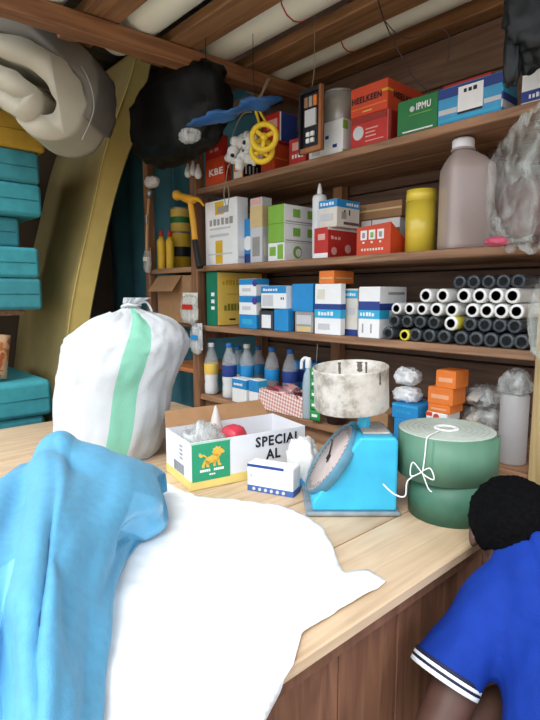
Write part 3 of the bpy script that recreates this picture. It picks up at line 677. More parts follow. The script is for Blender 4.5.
for k in range(3):
    p = on_y(488, 400, 1.57)
    o = blob('clear_bag', (p.x, 1.56, S4+.030+.066*k), (.060, .055, .034), CBAG, amp=.18, seed=10+k*3, sharp=.15); o.rotation_euler = (0, 0, .5*k)
    tag(o, ['clear plastic bag of small goods at the foot of the bag pile', 'clear plastic bag in the middle of the bag pile', 'clear plastic bag on top of the bag pile'][k], 'bag', 'clear bags on the bottom shelf')
    for q in range(4):
        packet('sachet', ['pale packet inside the lowest clear bag of the pile', 'pale packet inside the middle clear bag of the pile', 'pale packet inside the topmost clear bag of the pile'][k], 'packet', (p.x-.03+.02*q, 1.56+.01*((q*3) % 4)-.015, S4+.028+.066*k), (.018, .022, .005), [CREAM, LGREY, WHITE, GREY][q], (.5+.3*q, .2, .7*q), 'packets in the clear bags', q)
p = on_y(512.5, 440, 1.475); H = on_y(512, 395, 1.475).z-S4
t = thing('wrapped_cylinder', 'tall grey roll wrapped in clear film beside the right post', 'roll', (p.x, 1.475, S4))
lathe('grey_roll', [(0, 0), (.036, 0), (.038, .004), (.038, H), (.034, H+.006), (0, H+.006)], mat('grey_paper_roll', 'a9a6a6', .6, .06), t, 26)
o = blob('film_top', (0, 0, H+.038), (.043, .04, .040), CBAG, t, amp=.2, seed=3, sharp=.2, top=(.1, .3, .5))
# dark tub behind the scale
p = on_y(334, 440, 1.44)
t = thing('dark_tub', 'dark brown plastic tub on the bottom shelf behind the scale', 'tub', (p.x, 1.455, S4))
lathe('tub_wall', [(0, 0), (.036, 0), (.043, .09), (.045, .095), (.040, .095), (.034, .006), (0, .006)], mat('dark_brown_plastic', '3f2d2b', .4, .1), t, 26)
lathe('rim', [(.0445, .090), (.047, .091), (.047, .097), (.0445, .098)], mat('dark_brown_plastic', '3f2d2b', .4, .1), t, 26)
carton('cardboard_box', 'small tan cardboard box partly hidden behind the scale neck', 'box', 362, 388, 412, S4, 1.45, KRAFT, depth=.1, group=G4)

# ================================================================== ON THE COUNTER
# carton with lion label
A = on_z(191, 491.5, TZ); ang = math.atan2(.98, .2); CW, CD, CH = .385, .20, .138
t = thing('lion_carton', 'open white carton with yellow foot band, green lion label and SPECIAL lettering', 'carton', A, ang)
CWH = mat('carton_white', 'dfe3ea', .6, .05, 9)
h2 = .0025
box('carton_bottom', 0, CW, 0, CD, .0008, .004, KRAFT, t, .0005)
fw = box('front_wall', 0, CW, 0, h2, .0008, CH, CWH, t, .0006); box('rear_wall', 0, CW, CD-h2, CD, .0008, CH, CWH, t, .0006)
lw = box('side_wall', 0, h2, h2, CD-h2, .0008, CH, CWH, t, .0006); box('side_wall', CW-h2, CW, h2, CD-h2, .0008, CH, CWH, t, .0006)
fl_ = fixn(mesh('flap', [(0, CD, CH), (CW*.95, CD, CH), (CW*.92, CD+.035, CH+.045), (.01, CD+.035, CH+.045), (0, CD-.003, CH), (CW*.95, CD-.003, CH), (CW*.92, CD+.032, CH+.045), (.01, CD+.032, CH+.045)],
    [[0, 1, 2, 3], [7, 6, 5, 4], [0, 4, 5, 1], [1, 5, 6, 2], [2, 6, 7, 3], [3, 7, 4, 0]], KRAFT, t))
YB_ = mat('carton_yellow', 'e6cf74', .55, .05)
box('foot_band', -.0008, CW+.0005, -.0008, .0006, .001, .028, YB_, fw, .0003); box('foot_band', -.0010, .0006, -.0008, CD, .001, .028, YB_, lw, .0003)
lp = box('green_label', .004, .122, -.0016, .0, .024, CH-.006, mat('lion_label_green', '1f9a6e', .5, .05), fw, .0003)
box('top_band', .0, .126, -.0018, .0, CH-.006, CH-.0005, mat('pale_green_print', 'a9cfb8', .5, .05), fw, .0003)
# lion emblem: flat golden silhouette (body, mane, legs, tail)
def blobpoly(pts, y_):
    P_ = spline([(p_[0], 0, p_[1]) for p_ in pts], 4, True); n_ = len(P_)
    V_ = [(p_.x, y_, p_.z) for p_ in P_]+[(p_.x, y_+.001, p_.z) for p_ in P_]
    return V_, [list(range(n_)), [n_+i for i in range(n_)][::-1]]+[[i, n_+i, n_+(i+1) % n_, (i+1) % n_] for i in range(n_)]
LX = lambda a_: .004+a_*.118; LZ = lambda b_: .024+b_*(CH-.030)
GO = mat('lion_gold', 'e3b53a', .5, .12, 90)
LP = lambda pts: blobpoly([(LX(x), LZ(z_)) for x, z_ in pts], -.0026)
mane = [(.66+(.15 if k % 2 else .115)*math.cos(k*PI/9), .74+(.15 if k % 2 else .115)*math.sin(k*PI/9)) for k in range(18)]
lion = [LP([(.34, .50), (.36, .60), (.46, .64), (.56, .68), (.66, .66), (.70, .56), (.62, .48), (.50, .46), (.42, .45)]), LP(mane),
        LP([(.64, .56), (.70, .54), (.72, .44), (.76, .38), (.74, .355), (.68, .36), (.66, .44)]), LP([(.58, .52), (.63, .50), (.60, .40), (.62, .36), (.55, .355), (.55, .42)]),
        LP([(.35, .54), (.44, .50), (.42, .42), (.45, .36), (.38, .355), (.36, .42)]), LP([(.33, .56), (.38, .50), (.32, .42), (.32, .36), (.25, .355), (.26, .43)]),
        LP([(.36, .60), (.30, .66), (.22, .64), (.17, .70), (.21, .76), (.25, .71), (.31, .70), (.38, .63)]), LP([(.78, .78), (.84, .74), (.84, .69), (.78, .68)])]
fixn(mesh('lion_emblem', *merge(lion), GO, lp))
for a0, n_, b0, b1 in ((.2, 5, .235, .30), (.56, 5, .235, .30), (.44, 3, .13, .17)):
    P_ = [cbox(LX(a0+k*.055), LX(a0+k*.055+.042), -.0026, -.001, LZ(b0), LZ(b1), .0002) for k in range(n_)]
    fixn(mesh('lettering', *merge(P_), WHITE, lp))
INK = mat('carton_ink', '23232b', .6, .05)
text('lettering', 'SPECIAL', .042, INK, fw, (.285, -.0012, .108), sx=.95); text('lettering', 'AL', .042, INK, fw, (.268, -.0012, .066), sx=.95)
P_ = []
for k in range(14):
    x = .05+.006*k; P_.append(cbox(-.0014, 0, x, x+.0015+.002*((k*7) % 3)/2, .03, .06, .0002))
fixn(mesh('barcode', *merge(P_), mat('bar_grey', '8d929c', .6, .05), lw))
fixn(mesh('lettering', *merge([cbox(-.0014, 0, .06, .06+.03*(1+(k*3) % 3)*.7, .075+.012*k, .080+.012*k, .0002) for k in range(4)]), mat('bar_grey', '8d929c', .6, .05), lw))
cl = lambda x, y_, z_: A + Vector((x*math.cos(ang)-y_*math.sin(ang), x*math.sin(ang)+y_*math.cos(ang), z_))
o = blob('clear_bag', cl(.075, .09, .080), (.06, .06, .085), CBAG, amp=.25, seed=31, sharp=.2); tag(o, 'crumpled clear plastic bag inside the lion carton', 'bag')
o = blob('white_bottle', cl(.15, .155, .10), (.02, .02, .10), mat('offwhite_plastic', 'cfcac4', .5, .05), amp=.06, seed=33, top=(.2, .45, .8)); tag(o, 'upright pale spout standing inside the lion carton', 'bottle')
o = blob('red_bowl', cl(.19, .11, .068), (.045, .04, .075), mat('red_plastic', 'd0384a', .35, .06), amp=.05, seed=35); tag(o, 'glossy red plastic bundle inside the lion carton', 'bundle')

# white and blue box in front
a = on_z(247.5, 490, TZ); b = on_z(293, 498, TZ); v_ = b-a; wd = v_.length; ang2 = math.atan2(v_.y, v_.x); H = .078; dd = .05
t = box('small_carton', -wd/2, wd/2, -dd/2, dd/2, .0006, H, WHITE, None, .0015); c = (a+b)/2 + Vector((-math.sin(ang2), math.cos(ang2), 0))*dd/2; t.location = c; t.rotation_euler = (0, 0, ang2)
tag(t, 'small white carton with a blue icon band in front of the lion carton', 'box')
BB = mat('icon_blue', '3d63a8', .5, .06)
deco(t, wd, dd, H, [('f', 'p', (0, 1, .0, .22), BB), ('f', 'p', (0, .8, .9, 1), DBLUE), ('t', 'p', (.15, .9, .2, .8), mat('grey_navy_print', '5d6690', .5, .05)), ('f', 'c', (.06, .12, .55, .62), GREY), ('r', 'p', (0, 1, 0, .22), BB)]+[('f', 'c', (.1+.13*k, .2+.13*k, .05, .17), LGREY) for k in range(6)])
box('lid_flap', -wd/2+.002, wd/2-.002, -dd/2+.002, dd/2-.002, H-.0004, H+.0012, WHITE, t, .0003)
o = blob('plastic_bag', on_f(303, 470, 1.465), (.045, .04, .072), WBAG, amp=.22, seed=41, sharp=.2); o.location.z = TZ+.062; tag(o, 'crumpled white plastic bag between the lion carton and scale', 'bag')
o = blob('blue_scrap', on_z(301, 486, TZ), (.022, .018, .013), mat('blue_scrap_plastic', '3fa0d8', .4, .1), amp=.25, seed=43, sharp=.2); o.location.z = TZ+.0115; tag(o, 'small crumpled blue wrapper beside the scale dial', 'wrapper')

# scale
phi = math.radians(0)
ph = Rd*math.cos(phi)+Fd*math.sin(phi); qh = Fd*math.cos(phi)-Rd*math.sin(phi)
A = on_z(305, 516, TZ)+ph*.006; sa = math.atan2(ph.y, ph.x)
t = thing('dial_scale', 'worn sky blue dial scale with a paint-stained round pan', 'scale', A, sa)
SBL = mat('scale_blue_paint', '2eb2dc', .45, .12, 14, .1); RUST = mat('scale_grey_base', '7e8a90', .6, .25, 30)
box('base_plate', -.004, .232, -.008, .178, .0006, .012, RUST, t, .004)
prof = [(.012, .012), (.222, .012), (.222, .19), (.214, .2), (.128, .2), (.012, .035)]
V = [(x, 0.0, z_) for x, z_ in prof]+[(x, .17, z_) for x, z_ in prof]; n = len(prof)
bd = fixn(mesh('body', V, [list(range(n)), [n+i for i in range(n)][::-1]]+[[i, n+i, n+(i+1) % n, (i+1) % n] for i in range(n)], SBL, t))
mo = bd.modifiers.new('b', 'BEVEL'); mo.width = .006; mo.segments = 2; bake(bd)
# dial on the slope
sl = Vector((.116, 0, .165)); sln = Vector((-.165, 0, .116)).normalized(); cen = Vector((.070, .085, .1175))
tilt = math.atan2(sln.x, sln.z)
dial = thing('dial', None, None); dial.parent = t; dial.location = cen; dial.rotation_euler = (0, tilt, 0)
bpy.data.objects.remove(dial)
def dialpart(nm, prof_, m, parent):
    o = lathe(nm, prof_, m, t, 40); o.location = cen; o.rotation_euler = (0, tilt, 0)
    return o
dp = dialpart('dial_rim', [(.102, -.012), (.1045, -.010), (.1045, .012), (.102, .014), (.0995, .013), (.0995, .008), (.102, -.012)], mat('rim_blue', '4a7f96', .45, .15, 30), t)
df = dialpart('dial_face', [(0, .006), (.1, .006), (.1, .010), (0, .010)], mat('dial_face_grey', 'b9a9a4', .5, .12, 20), t)
P_ = []
for k in range(40):
    an = 2*PI*k/40; L_ = .010 if k % 5 else .016; c_, s_ = math.cos(an), math.sin(an)
    r0, r1, wv = .093-L_, .093, .0009
    vs = [(r0*c_-wv*s_, r0*s_+wv*c_), (r1*c_-wv*s_, r1*s_+wv*c_), (r1*c_+wv*s_, r1*s_-wv*c_), (r0*c_+wv*s_, r0*s_-wv*c_)]
    P_.append(([(x, y_, .0098) for x, y_ in vs]+[(x, y_, .0106) for x, y_ in vs], [[0, 1, 2, 3], [7, 6, 5, 4], [0, 4, 5, 1], [1, 5, 6, 2], [2, 6, 7, 3], [3, 7, 4, 0]]))
fixn(mesh('graduations', *merge(P_), BLACK, df))
fixn(mesh('needle', [(-.02, -.004, .012), (.075, -.0012, .012), (.075, .0012, .012), (-.02, .004, .012), (-.02, -.004, .0135), (.075, -.0012, .0135), (.075, .0012, .0135), (-.02, .004, .0135)], [[0, 3, 2, 1], [4, 5, 6, 7], [0, 1, 5, 4], [1, 2, 6, 5], [2, 3, 7, 6], [3, 0, 4, 7]], BLACK, df)).rotation_euler = (0, 0, 1.1)
lathe('hub', [(.008, .010), (.008, .015), (0, .016)], BLACK, df, 14)
box('top_plate', .140, .208, .03, .14, .1995, .206, mat('worn_top', 'b8aaa0', .6, .2, 40), t, .003)
lathe('neck', [(.016, .204), (.014, .21), (.012, .262)], SBL, t, 18).location = (.150, .085, 0)
box('bracket', .136, .166, .075, .095, .206, .235, SBL, t, .003)
STM = bpy.data.materials.new('paint_stained_pan'); STM.use_nodes = True; nt = STM.node_tree; N = nt.nodes
tc = N.new('ShaderNodeTexCoord'); nz = N.new('ShaderNodeTexNoise'); nz.inputs['Scale'].default_value = 14; nz.inputs['Detail'].default_value = 8; nz.inputs['Roughness'].default_value = .7
rp = N.new('ShaderNodeValToRGB'); els = rp.color_ramp.elements; els[0].position = .30; els[0].color = rgb('6f6558'); els[1].position = .62; els[1].color = rgb('d9d4cb'); e = els.new(.42); e.color = rgb('a89f92'); e = els.new(.5); e.color = rgb('c9c4ba')
nt.links.new(tc.outputs['Object'], nz.inputs[0]); nt.links.new(nz.outputs['Fac'], rp.inputs[0]); nt.links.new(rp.outputs[0], N['Principled BSDF'].inputs['Base Color']); N['Principled BSDF'].inputs['Roughness'].default_value = .55
pr = .0955
pan = lathe('pan', [(0, .0), (pr*.97, .0), (pr, .004), (pr, .104), (pr*1.015, .107), (pr*1.0, .110), (pr*.975, .107), (pr*.97, .006), (0, .006)], STM, t, 48)
pan.location = (.118, .085, .256); pan.rotation_euler = (math.radians(3), math.radians(-3), 0)
# drips on the pan wall
for k, (an, l, w_) in enumerate(((-.9, .03, .004), (.95, .045, .004), (1.15, .028, .010), (1.75, .05, .005))):
    V = []; Fc = []; inside = k >= 1; rr = pr*.966 if inside else pr*1.004
    for i in range(7):
        z_ = .104-l*i/6
        for sgn in (-1, 1):
            aa = an+sgn*(w_/rr)*(1-.5*abs(math.sin(i*1.3)))*(.5 if i == 6 else 1); V.append((rr*math.cos(aa), rr*math.sin(aa), z_))
    for i in range(6): Fc.append([i*2, i*2+1, i*2+3, i*2+2])
    o = mesh('paint_drip', V, Fc, mat('dark_paint', '6a6056', .5, .2), pan); md = o.modifiers.new('s', 'SOLIDIFY'); md.thickness = .001; md.offset = 0; bake(o)

# green rolls
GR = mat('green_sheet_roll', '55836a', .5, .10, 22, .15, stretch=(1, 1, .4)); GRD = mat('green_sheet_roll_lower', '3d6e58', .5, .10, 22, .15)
TOPM = mat('roll_edge_pale', 'b9c2b8', .6, .08, 60)
c0 = Vector((-.632, 1.182, TZ)); r0 = .100; hl = .098
t = thing('green_roll', 'dark green sheet roll standing on the counter under the wider roll', 'roll', c0+Vector((0, 0, .0006)), 0, 'green sheet rolls on the counter')
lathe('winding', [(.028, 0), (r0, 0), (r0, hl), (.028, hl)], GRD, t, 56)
lathe('core', [(.024, 0), (.028, 0), (.028, hl), (.024, hl), (.024, 0)], KRAFT, t, 30)
r1 = .117; hu = .112; c1 = on_f(446, 441, 1.335); c1 = Vector((c1.x, c1.y, TZ+hl+.0022))
c1 = Vector((-.650, 1.186, TZ+hl+.0022))
t = thing('green_roll', 'wide pale green sheet roll tied with white string on top', 'roll', c1, 0, 'green sheet rolls on the counter')
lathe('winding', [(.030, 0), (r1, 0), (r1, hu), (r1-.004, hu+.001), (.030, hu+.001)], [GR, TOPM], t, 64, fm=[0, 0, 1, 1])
# spiral edge on top and loose outer end
pts = []
for k in range(0, 220):
    a_ = k*.17; rr = .034+(r1-.038)*k/220; pts.append((rr*math.cos(a_), rr*math.sin(a_), hu+.0012))
tube('winding_edge', pts, .0011, mat('roll_edge_dark', 'a3b0a6', .6, .08), t, 5)
V = []; Fc = []; ns = 30
for k in range(ns+1):
    a_ = math.radians(-75+100*k/ns); rr = r1+.0015+.008*(max(0, (k-ns*.35)/ns*1.5))**2
    for z_ in (.0, hu-.004): V.append((rr*math.cos(a_), rr*math.sin(a_), z_))
for k in range(ns): Fc.append([k*2, k*2+2, k*2+3, k*2+1])
o = mesh('loose_end', V, Fc, GR, t, True); md = o.modifiers.new('s', 'SOLIDIFY'); md.thickness = .002; bake(o)
lathe('white_core', [(.020, hu-.06), (.0305, hu-.06), (.0305, hu+.003), (.026, hu+.004), (.020, hu+.003), (.020, hu-.06)], WHITE, t, 32)
# string: down the side of the roll, a bow, then a slack line to the scale
cd = Vector((-c1.x, -c1.y, 0)).normalized(); side = Vector((-cd.y, cd.x, 0))
def rollp(deg, zz, off=.003):
    d_ = (cd*math.cos(math.radians(deg))+side*math.sin(math.radians(deg))); return c1+d_*(r1+off)+Vector((0, 0, zz))
t2 = thing('tie_string', 'white string tied in a bow around the wide green roll, trailing to the scale', 'string', rollp(-18, .05)*1)
o0 = t2.location.copy(); L0 = lambda p_: Vector(p_)-o0
sg = -1 if (rollp(-18, 0)-c1).dot(Rd) < 0 else 1
dg = 20*(1 if rollp(20, 0).dot(Rd) < rollp(-20, 0).dot(Rd) else -1)
t2.location = rollp(dg, .05); o0 = t2.location.copy()
tube('string', [L0(p_) for p_ in spline([c1+Vector((0, 0, hu+.004))+(rollp(dg, 0)-c1)*.35, c1+Vector((0, 0, hu+.005))+(rollp(dg, 0)-c1)*.93, rollp(dg*1.05, hu-.006), rollp(dg*1.1, .07), rollp(dg*1.2, .03)], 6)], .0018, STRING, t2, 6)
tube('bow', [L0(p_) for p_ in spline([rollp(dg*1.2, .032, .005), rollp(dg*.7, .045, .012), rollp(dg*.5, .02, .012), rollp(dg*1.1, .025, .006), rollp(dg*1.7, .05, .012), rollp(dg*1.8, .015, .012), rollp(dg*1.2, .03, .006)], 6)], .0016, STRING, t2, 6)
tube('bow_tail', [L0(p_) for p_ in spline([rollp(dg*1.2, .03, .006), rollp(dg*.8, -.005, .008), rollp(dg*.6, -.012, .008)], 5)], .0016, STRING, t2, 6)
sc_pt = on_f(383, 484, 1.165)
tube('trailing_end', [L0(p_) for p_ in spline([rollp(dg*1.2, .03, .006), rollp(dg*2.0, .0, .012), on_f(405, 496, 1.15), on_f(394, 494, 1.155), sc_pt], 7)], .0018, STRING, t2, 6)

# ================================================================== LEFT SIDE: foam, bundles
FO = mat('ochre_foam_cover', 'a8955a', .75, .10, 6, .2); FE = mat('yellow_foam_edge', 'dcc36a', .7, .06, 10, .2)
fr = [(.0, .86), (.594, .88), (.968, .946), (1.367, 1.016), (1.82, 1.139), (2.10, 1.215), (2.30, 1.29), (2.50, 1.37), (2.66, 1.42)]
bk = [(.0, .985), (.594, 1.0), (.968, 1.06), (1.367, 1.145), (1.82, 1.263), (2.10, 1.36), (2.264, 1.433), (2.50, 1.49), (2.66, 1.53)]
XE = -2.62; XW = -3.37
fs = spline([(0, y_, z_) for z_, y_ in fr], 5); bs = spline([(0, y_, z_) for z_, y_ in bk], 5)
V = []; Fc = []; FM = []; n = len(fs)
xs = [XE, XE-.015, XE-.25, XE-.5, XW]
for k, x in enumerate(xs):
    ins = .012 if k == 0 else 0
    for i in range(n):
        a = fs[i]; b = bs[i]; d = (b-a).normalized()
        p = a+d*ins; q = b-d*ins; V += [(x, p.y, p.z+.001), (x, q.y, q.z+.001)]
m2 = n*2
for k in range(len(xs)-1):
    for i in range(n-1):
        Fc.append([k*m2+i*2, k*m2+i*2+2, (k+1)*m2+i*2+2, (k+1)*m2+i*2]); FM.append(0)
        Fc.append([k*m2+i*2+1, (k+1)*m2+i*2+1, (k+1)*m2+i*2+3, k*m2+i*2+3]); FM.append(0)
    for i in (0, n-1):
        Fc.append([k*m2+i*2, k*m2+i*2+1, (k+1)*m2+i*2+1, (k+1)*m2+i*2]); FM.append(0)
for i in range(n-1):
    Fc.append([i*2, i*2+1, i*2+3, i*2+2]); FM.append(1)
    k = (len(xs)-1)*m2; Fc.append([k+i*2, k+i*2+2, k+i*2+3, k+i*2+1]); FM.append(0)
t = thing('foam_mattress', 'tall yellow foam mattress bowed against the back corner behind the white sack', 'mattress', (XE, .95, 0))
o = fixn(mesh('mattress_block', V, Fc, [FO, FE], t, False, FM)); o.location = (-XE, -.95, 0)
for p in o.data.polygons: p.use_smooth = p.material_index == 0
tube('piping', [(x_-XE, y_-.95, z_) for x_, y_, z_ in [(XE+.002, p.y+.012, p.z) for p in fs]], .005, FE, t, 6)

TEAL = mat('teal_foam', '359aa6', .85, .10, 25, .25); TEALS = mat('teal_foam_dull', '358d98', .85, .12, 20, .25); YF_ = mat('mustard_foam', 'c49a2a', .8, .08, 20, .2)
zl = lambda v, x=-2.5, u=25: on_x(u, v, x).z
bounds = [310, 278, 247, 216, 183, 150, 112]
zs = [zl(v) for v in bounds]
ends = [43, 40, 20, 42, 40, 45]
tag(box('plank_shelf', -3.395, -2.62, .05, .80, zs[0]-.028, zs[0]-.001, W_SHELFX, None, .003), 'rough plank shelf carrying the upper pile of teal foam', 'shelf')
labs = ['teal foam slab, lowest of the upper pile on the plank shelf', 'teal foam slab, second from the bottom of the upper pile', 'teal foam slab pushed back out of line in the upper pile', 'teal foam slab resting on the set-back slab', 'teal foam slab directly under the mustard foam slab', 'mustard yellow foam slab on top of the teal pile']
def slab(name, label, x0, x1, y0, y1, z0, z1, m, group, c=.012):
    V_, F_ = cbox(x0, x1, y0, y1, z0, z1, c); o_ = fixn(mesh(name, V_, F_, m)); md_ = o_.modifiers.new('b', 'BEVEL'); md_.width = c*.6; md_.segments = 2; bake(o_)
    sx = (x1-x0)*.55
    # grooves: stitched seam band and wrapping cord as parts
    tube('seam', [(x1+.001, y0+.03, (z0+z1)/2), (x1+.001, y1-.02, (z0+z1)/2)], .0018, m, o_, 5)
    return tag(o_, label, 'foam slab', group)
for k in range(6):
    y1 = on_x(ends[k], (bounds[k]+bounds[k+1])/2, -2.5 if k != 2 else -2.56).y
    slab('foam_block', labs[k], -3.15, -2.5 if k != 2 else -2.56, .08, y1, zs[k]+.001, zs[k+1]-.001, YF_ if k == 5 else (TEAL if k % 2 else TEALS), 'foam slabs of the upper pile')
tag(box('packing_case', -2.9, -2.585, .70, zl(0) and on_x(40, 230, -2.585).y, zs[2]+.002, zs[3]-.002, KRAFTD, None, .004), 'brown cardboard filler beside the set-back teal slab', 'cardboard') if False else None
zl2 = [zl(380, u=30), zl(416, u=30), zl(440, u=30), zl(458, u=30), .52, .36, .18, .001]
l2 = ['thick teal foam slab on top of the lower pile beside the sack', 'teal foam slab second from the top of the lower pile', 'teal foam slab third from the top of the lower pile', 'thin teal foam slab fourth from the top of the lower pile', 'teal foam slab low in the lower pile, third from the floor', 'teal foam slab second from the floor in the lower pile', 'teal foam slab lying on the floor under the lower pile']
for k in range(7):
    y1 = on_x((53, 50, 53, 50, 50, 50, 50)[k], (398, 428, 450, 455, 455, 455, 455)[k], -2.46).y
    slab('foam_block', l2[k], -3.1, -2.46-.015*(k % 2), .08, y1-.01*(k % 3), zl2[k+1]+.001, zl2[k]-.001, TEALS if k % 2 else TEAL, 'foam slabs of the lower pile', .016)
# snack packet leaning on the foam
pm = bpy.data.materials.new('snack_print'); pm.use_nodes = True; nt = pm.node_tree; N = nt.nodes
tc = N.new('ShaderNodeTexCoord'); nz = N.new('ShaderNodeTexNoise'); nz.inputs['Scale'].default_value = 22; rp = N.new('ShaderNodeValToRGB'); rp.color_ramp.interpolation = 'CONSTANT'
rp.color_ramp.elements[0].color = rgb('d07a3a'); e = rp.color_ramp.elements.new(.45); e.color = rgb('e0b48a'); rp.color_ramp.elements[-1].position = .6; rp.color_ramp.elements[-1].color = rgb('c9602a')
nt.links.new(tc.outputs['Object'], nz.inputs[0]); nt.links.new(nz.outputs[0], rp.inputs[0]); nt.links.new(rp.outputs[0], N['Principled BSDF'].inputs['Base Color'])
p = on_x(4, 362, -2.40)
o = packet('snack_packet', 'orange printed packet with a blue and white foot on the lower foam pile', 'packet', (-2.53, p.y-.05, zl2[0]+.125), (.11, .10, .025), pm, (PI/2, .15, PI/2+.1), None, 71)
box('printed_panel', -.07, .07, -.085, -.05, .014, .019, WHITE, o, .002); box('printed_panel', -.05, .05, -.075, -.06, .018, .0205, DBLUE, o, .001)

# bundle of folded white sheeting above the foam
BW = mat('white_sheeting', 'b2ad99', .6, .06, 7, .25, 12); BG = mat('grey_sheeting', '77736a', .6, .12, 7, .25, 12)
t = thing('sheet_bundle', 'bulky folded bundle of white plastic sheeting jammed under the roof beam', 'bundle', on_f(50, 100, 2.2))
bo = t.location.copy()
def fold(path, th, f0, f1, m, seed=0, nm='folded_layer'):
    P_ = spline([(u, v, 0) for u, v in path], 7); n_ = len(P_); V_ = []; F_ = []; nf = 9
    C = []
    for i in range(n_):
        a_ = P_[max(0, i-1)]; b_ = P_[min(n_-1, i+1)]; d_ = (b_-a_).normalized(); nn = Vector((-d_.y, d_.x, 0)); tt = th*(.55+.45*math.sin(PI*i/(n_-1)))
        C.append((P_[i]+nn*tt/2, P_[i]-nn*tt/2))
    loop = [c[0] for c in C]+[c[1] for c in C[::-1]]; ln = len(loop)
    for j in range(nf):
        f = f0+(f1-f0)*j/(nf-1); e = 1-.10*(abs(j-(nf-1)/2)/((nf-1)/2))**3
        for q in loop:
            p_ = on_f(50+(q.x-50)*.88-3, 92+(q.y-92)*.92, 2.2); p_ = p_+Fd*(f-2.2)
            w_ = .010*fbm((p_.x*2+seed, p_.y*2, p_.z*2), 1.8)+.002*math.sin(p_.z*90+9*fbm((p_.x, p_.y, seed), 2))
            V_.append(p_-bo+Vector((w_, w_, w_)))
    for j in range(nf-1):
        for i in range(ln):
            l = (i+1) % ln; F_.append([j*ln+i, j*ln+l, (j+1)*ln+l, (j+1)*ln+i])
    F_.append(list(range(ln))[::-1]); F_.append([(nf-1)*ln+i for i in range(ln)])
    return fixn(mesh(nm, V_, F_, m, t, True))
fold([(-45, 30), (10, 32), (64, 46), (100, 76), (110, 108), (104, 134)], 30, 2.03, 2.29, BG, 1)
fold([(-45, 62), (8, 64), (52, 74), (84, 98), (96, 122), (88, 142), (66, 146), (44, 132)], 30, 2.01, 2.27, BW, 2)
fold([(-45, 88), (0, 90), (34, 100), (58, 116), (52, 128), (30, 118), (8, 106)], 24, 2.0, 2.26, BW, 3)
tube('binding_cord', [p_-bo for p_ in spline([on_f(66, 48, 2.15), on_f(86, 74, 2.0), on_f(94, 108, 1.99), on_f(82, 140, 2.0)], 6)], .002, GREY, t, 6)

# dark teal tarpaulin hung behind the left bay
V = []; Fc = []; path = spline([(-3.38, 1.60, 0), (-3.0, 1.58, 0), (-2.66, 1.60, 0), (-2.60, 1.70, 0), (-2.53, 1.786, 0), (-2.06, 1.790, 0)], 10); n = len(path); nz_ = 26
for j in range(nz_+1):
    z_ = .25+2.2*j/nz_
    for i, p in enumerate(path):
        V.append((p.x, p.y+.014*math.sin(i*.9+z_*.7)*(1 if i < 26 else .05)+(.012 if i < 26 else .001)*fbm((p.x, 0, z_), 2.0), z_))
for j in range(nz_):
    for i in range(n-1): Fc.append([j*n+i, j*n+i+1, (j+1)*n+i+1, (j+1)*n+i])
o = mesh('tarpaulin', V, Fc, mat('dark_teal_tarp', '3f7f8f', .6, .15, 5, .2), None, True); md = o.modifiers.new('s', 'SOLIDIFY'); md.thickness = .003; bake(o)
tag(o, 'dark teal tarpaulin hung behind the hammer and paint tins', 'tarpaulin')

# black bag under the beam and a folded blue sheet in front
BK = mat('black_bag_film', '0a0b0d', .5, .2, 10, .3, 25, spec=.25)
c = on_y(176, 112, 1.23); F_ = c.dot(Fd)
t = thing('black_bag', 'big black plastic bag hanging beneath the roof beam beside the mattress', 'bag', (c.x, c.y, c.z-.2))
blob('bag_body', (0, 0, .2), (.30, .10, .19), BK, t, n=48, k=30, amp=.12, fr=1.5, seed=51, sharp=.15, flat=False, top=(.5, .35, 1.0))
tube('tie_cord', [(0, 0, .38), (.01, 0, .43), (.0, 0, 2.30-(c.z-.2))], .004, BK, t, 6)
p0 = on_y(191, 126, 1.06); p1 = on_y(275, 98, 1.24)
t = thing('blue_sheet', 'folded shiny blue plastic sheet slung under the roof beam', 'sheet', (p0+p1)/2); o0 = t.location.copy()
V = []; Fc = []; n = 40; kk = 14
for i in range(n+1):
    p = p0.lerp(p1, i/n); s = .030*(1 if 0 < i < n else .3)*(.8+.3*fbm((i*.22, 4, 1), 1.0))
    for j in range(kk):
        a = 2*PI*j/kk; rr = 1+.35*fbm((i*.12, math.cos(a)*1.2, math.sin(a)*1.2), 1.6); V.append(p-o0+Vector((0, math.cos(a)*s*1.6*rr, math.sin(a)*s*.36*rr+.010*math.sin(i*.35)*math.cos(a))))
for i in range(n):
    for j in range(kk): l = (j+1) % kk; Fc.append([i*kk+j, i*kk+l, (i+1)*kk+l, (i+1)*kk+j])
Fc.append(list(range(kk))[::-1]); Fc.append([n*kk+j for j in range(kk)])
fixn(mesh('sheet_fold', V, Fc, mat('blue_film', '1d5796', .35, .4, 14, .3), t, True))
o = blob('clear_end', p0-o0+Vector((-.01, 0, -.03)), (.040, .03, .022), CBAG, t, amp=.15, seed=61, sharp=.1, flat=False)
for f in (.25, .8):
    p = p0.lerp(p1, f); tube('sling', [p-o0+Vector((0, -.01, 0)), p-o0+Vector((0, -.02, .10)), Vector((p.x, p.y-.02, 2.245))-o0], .0012, BK, t, 5)

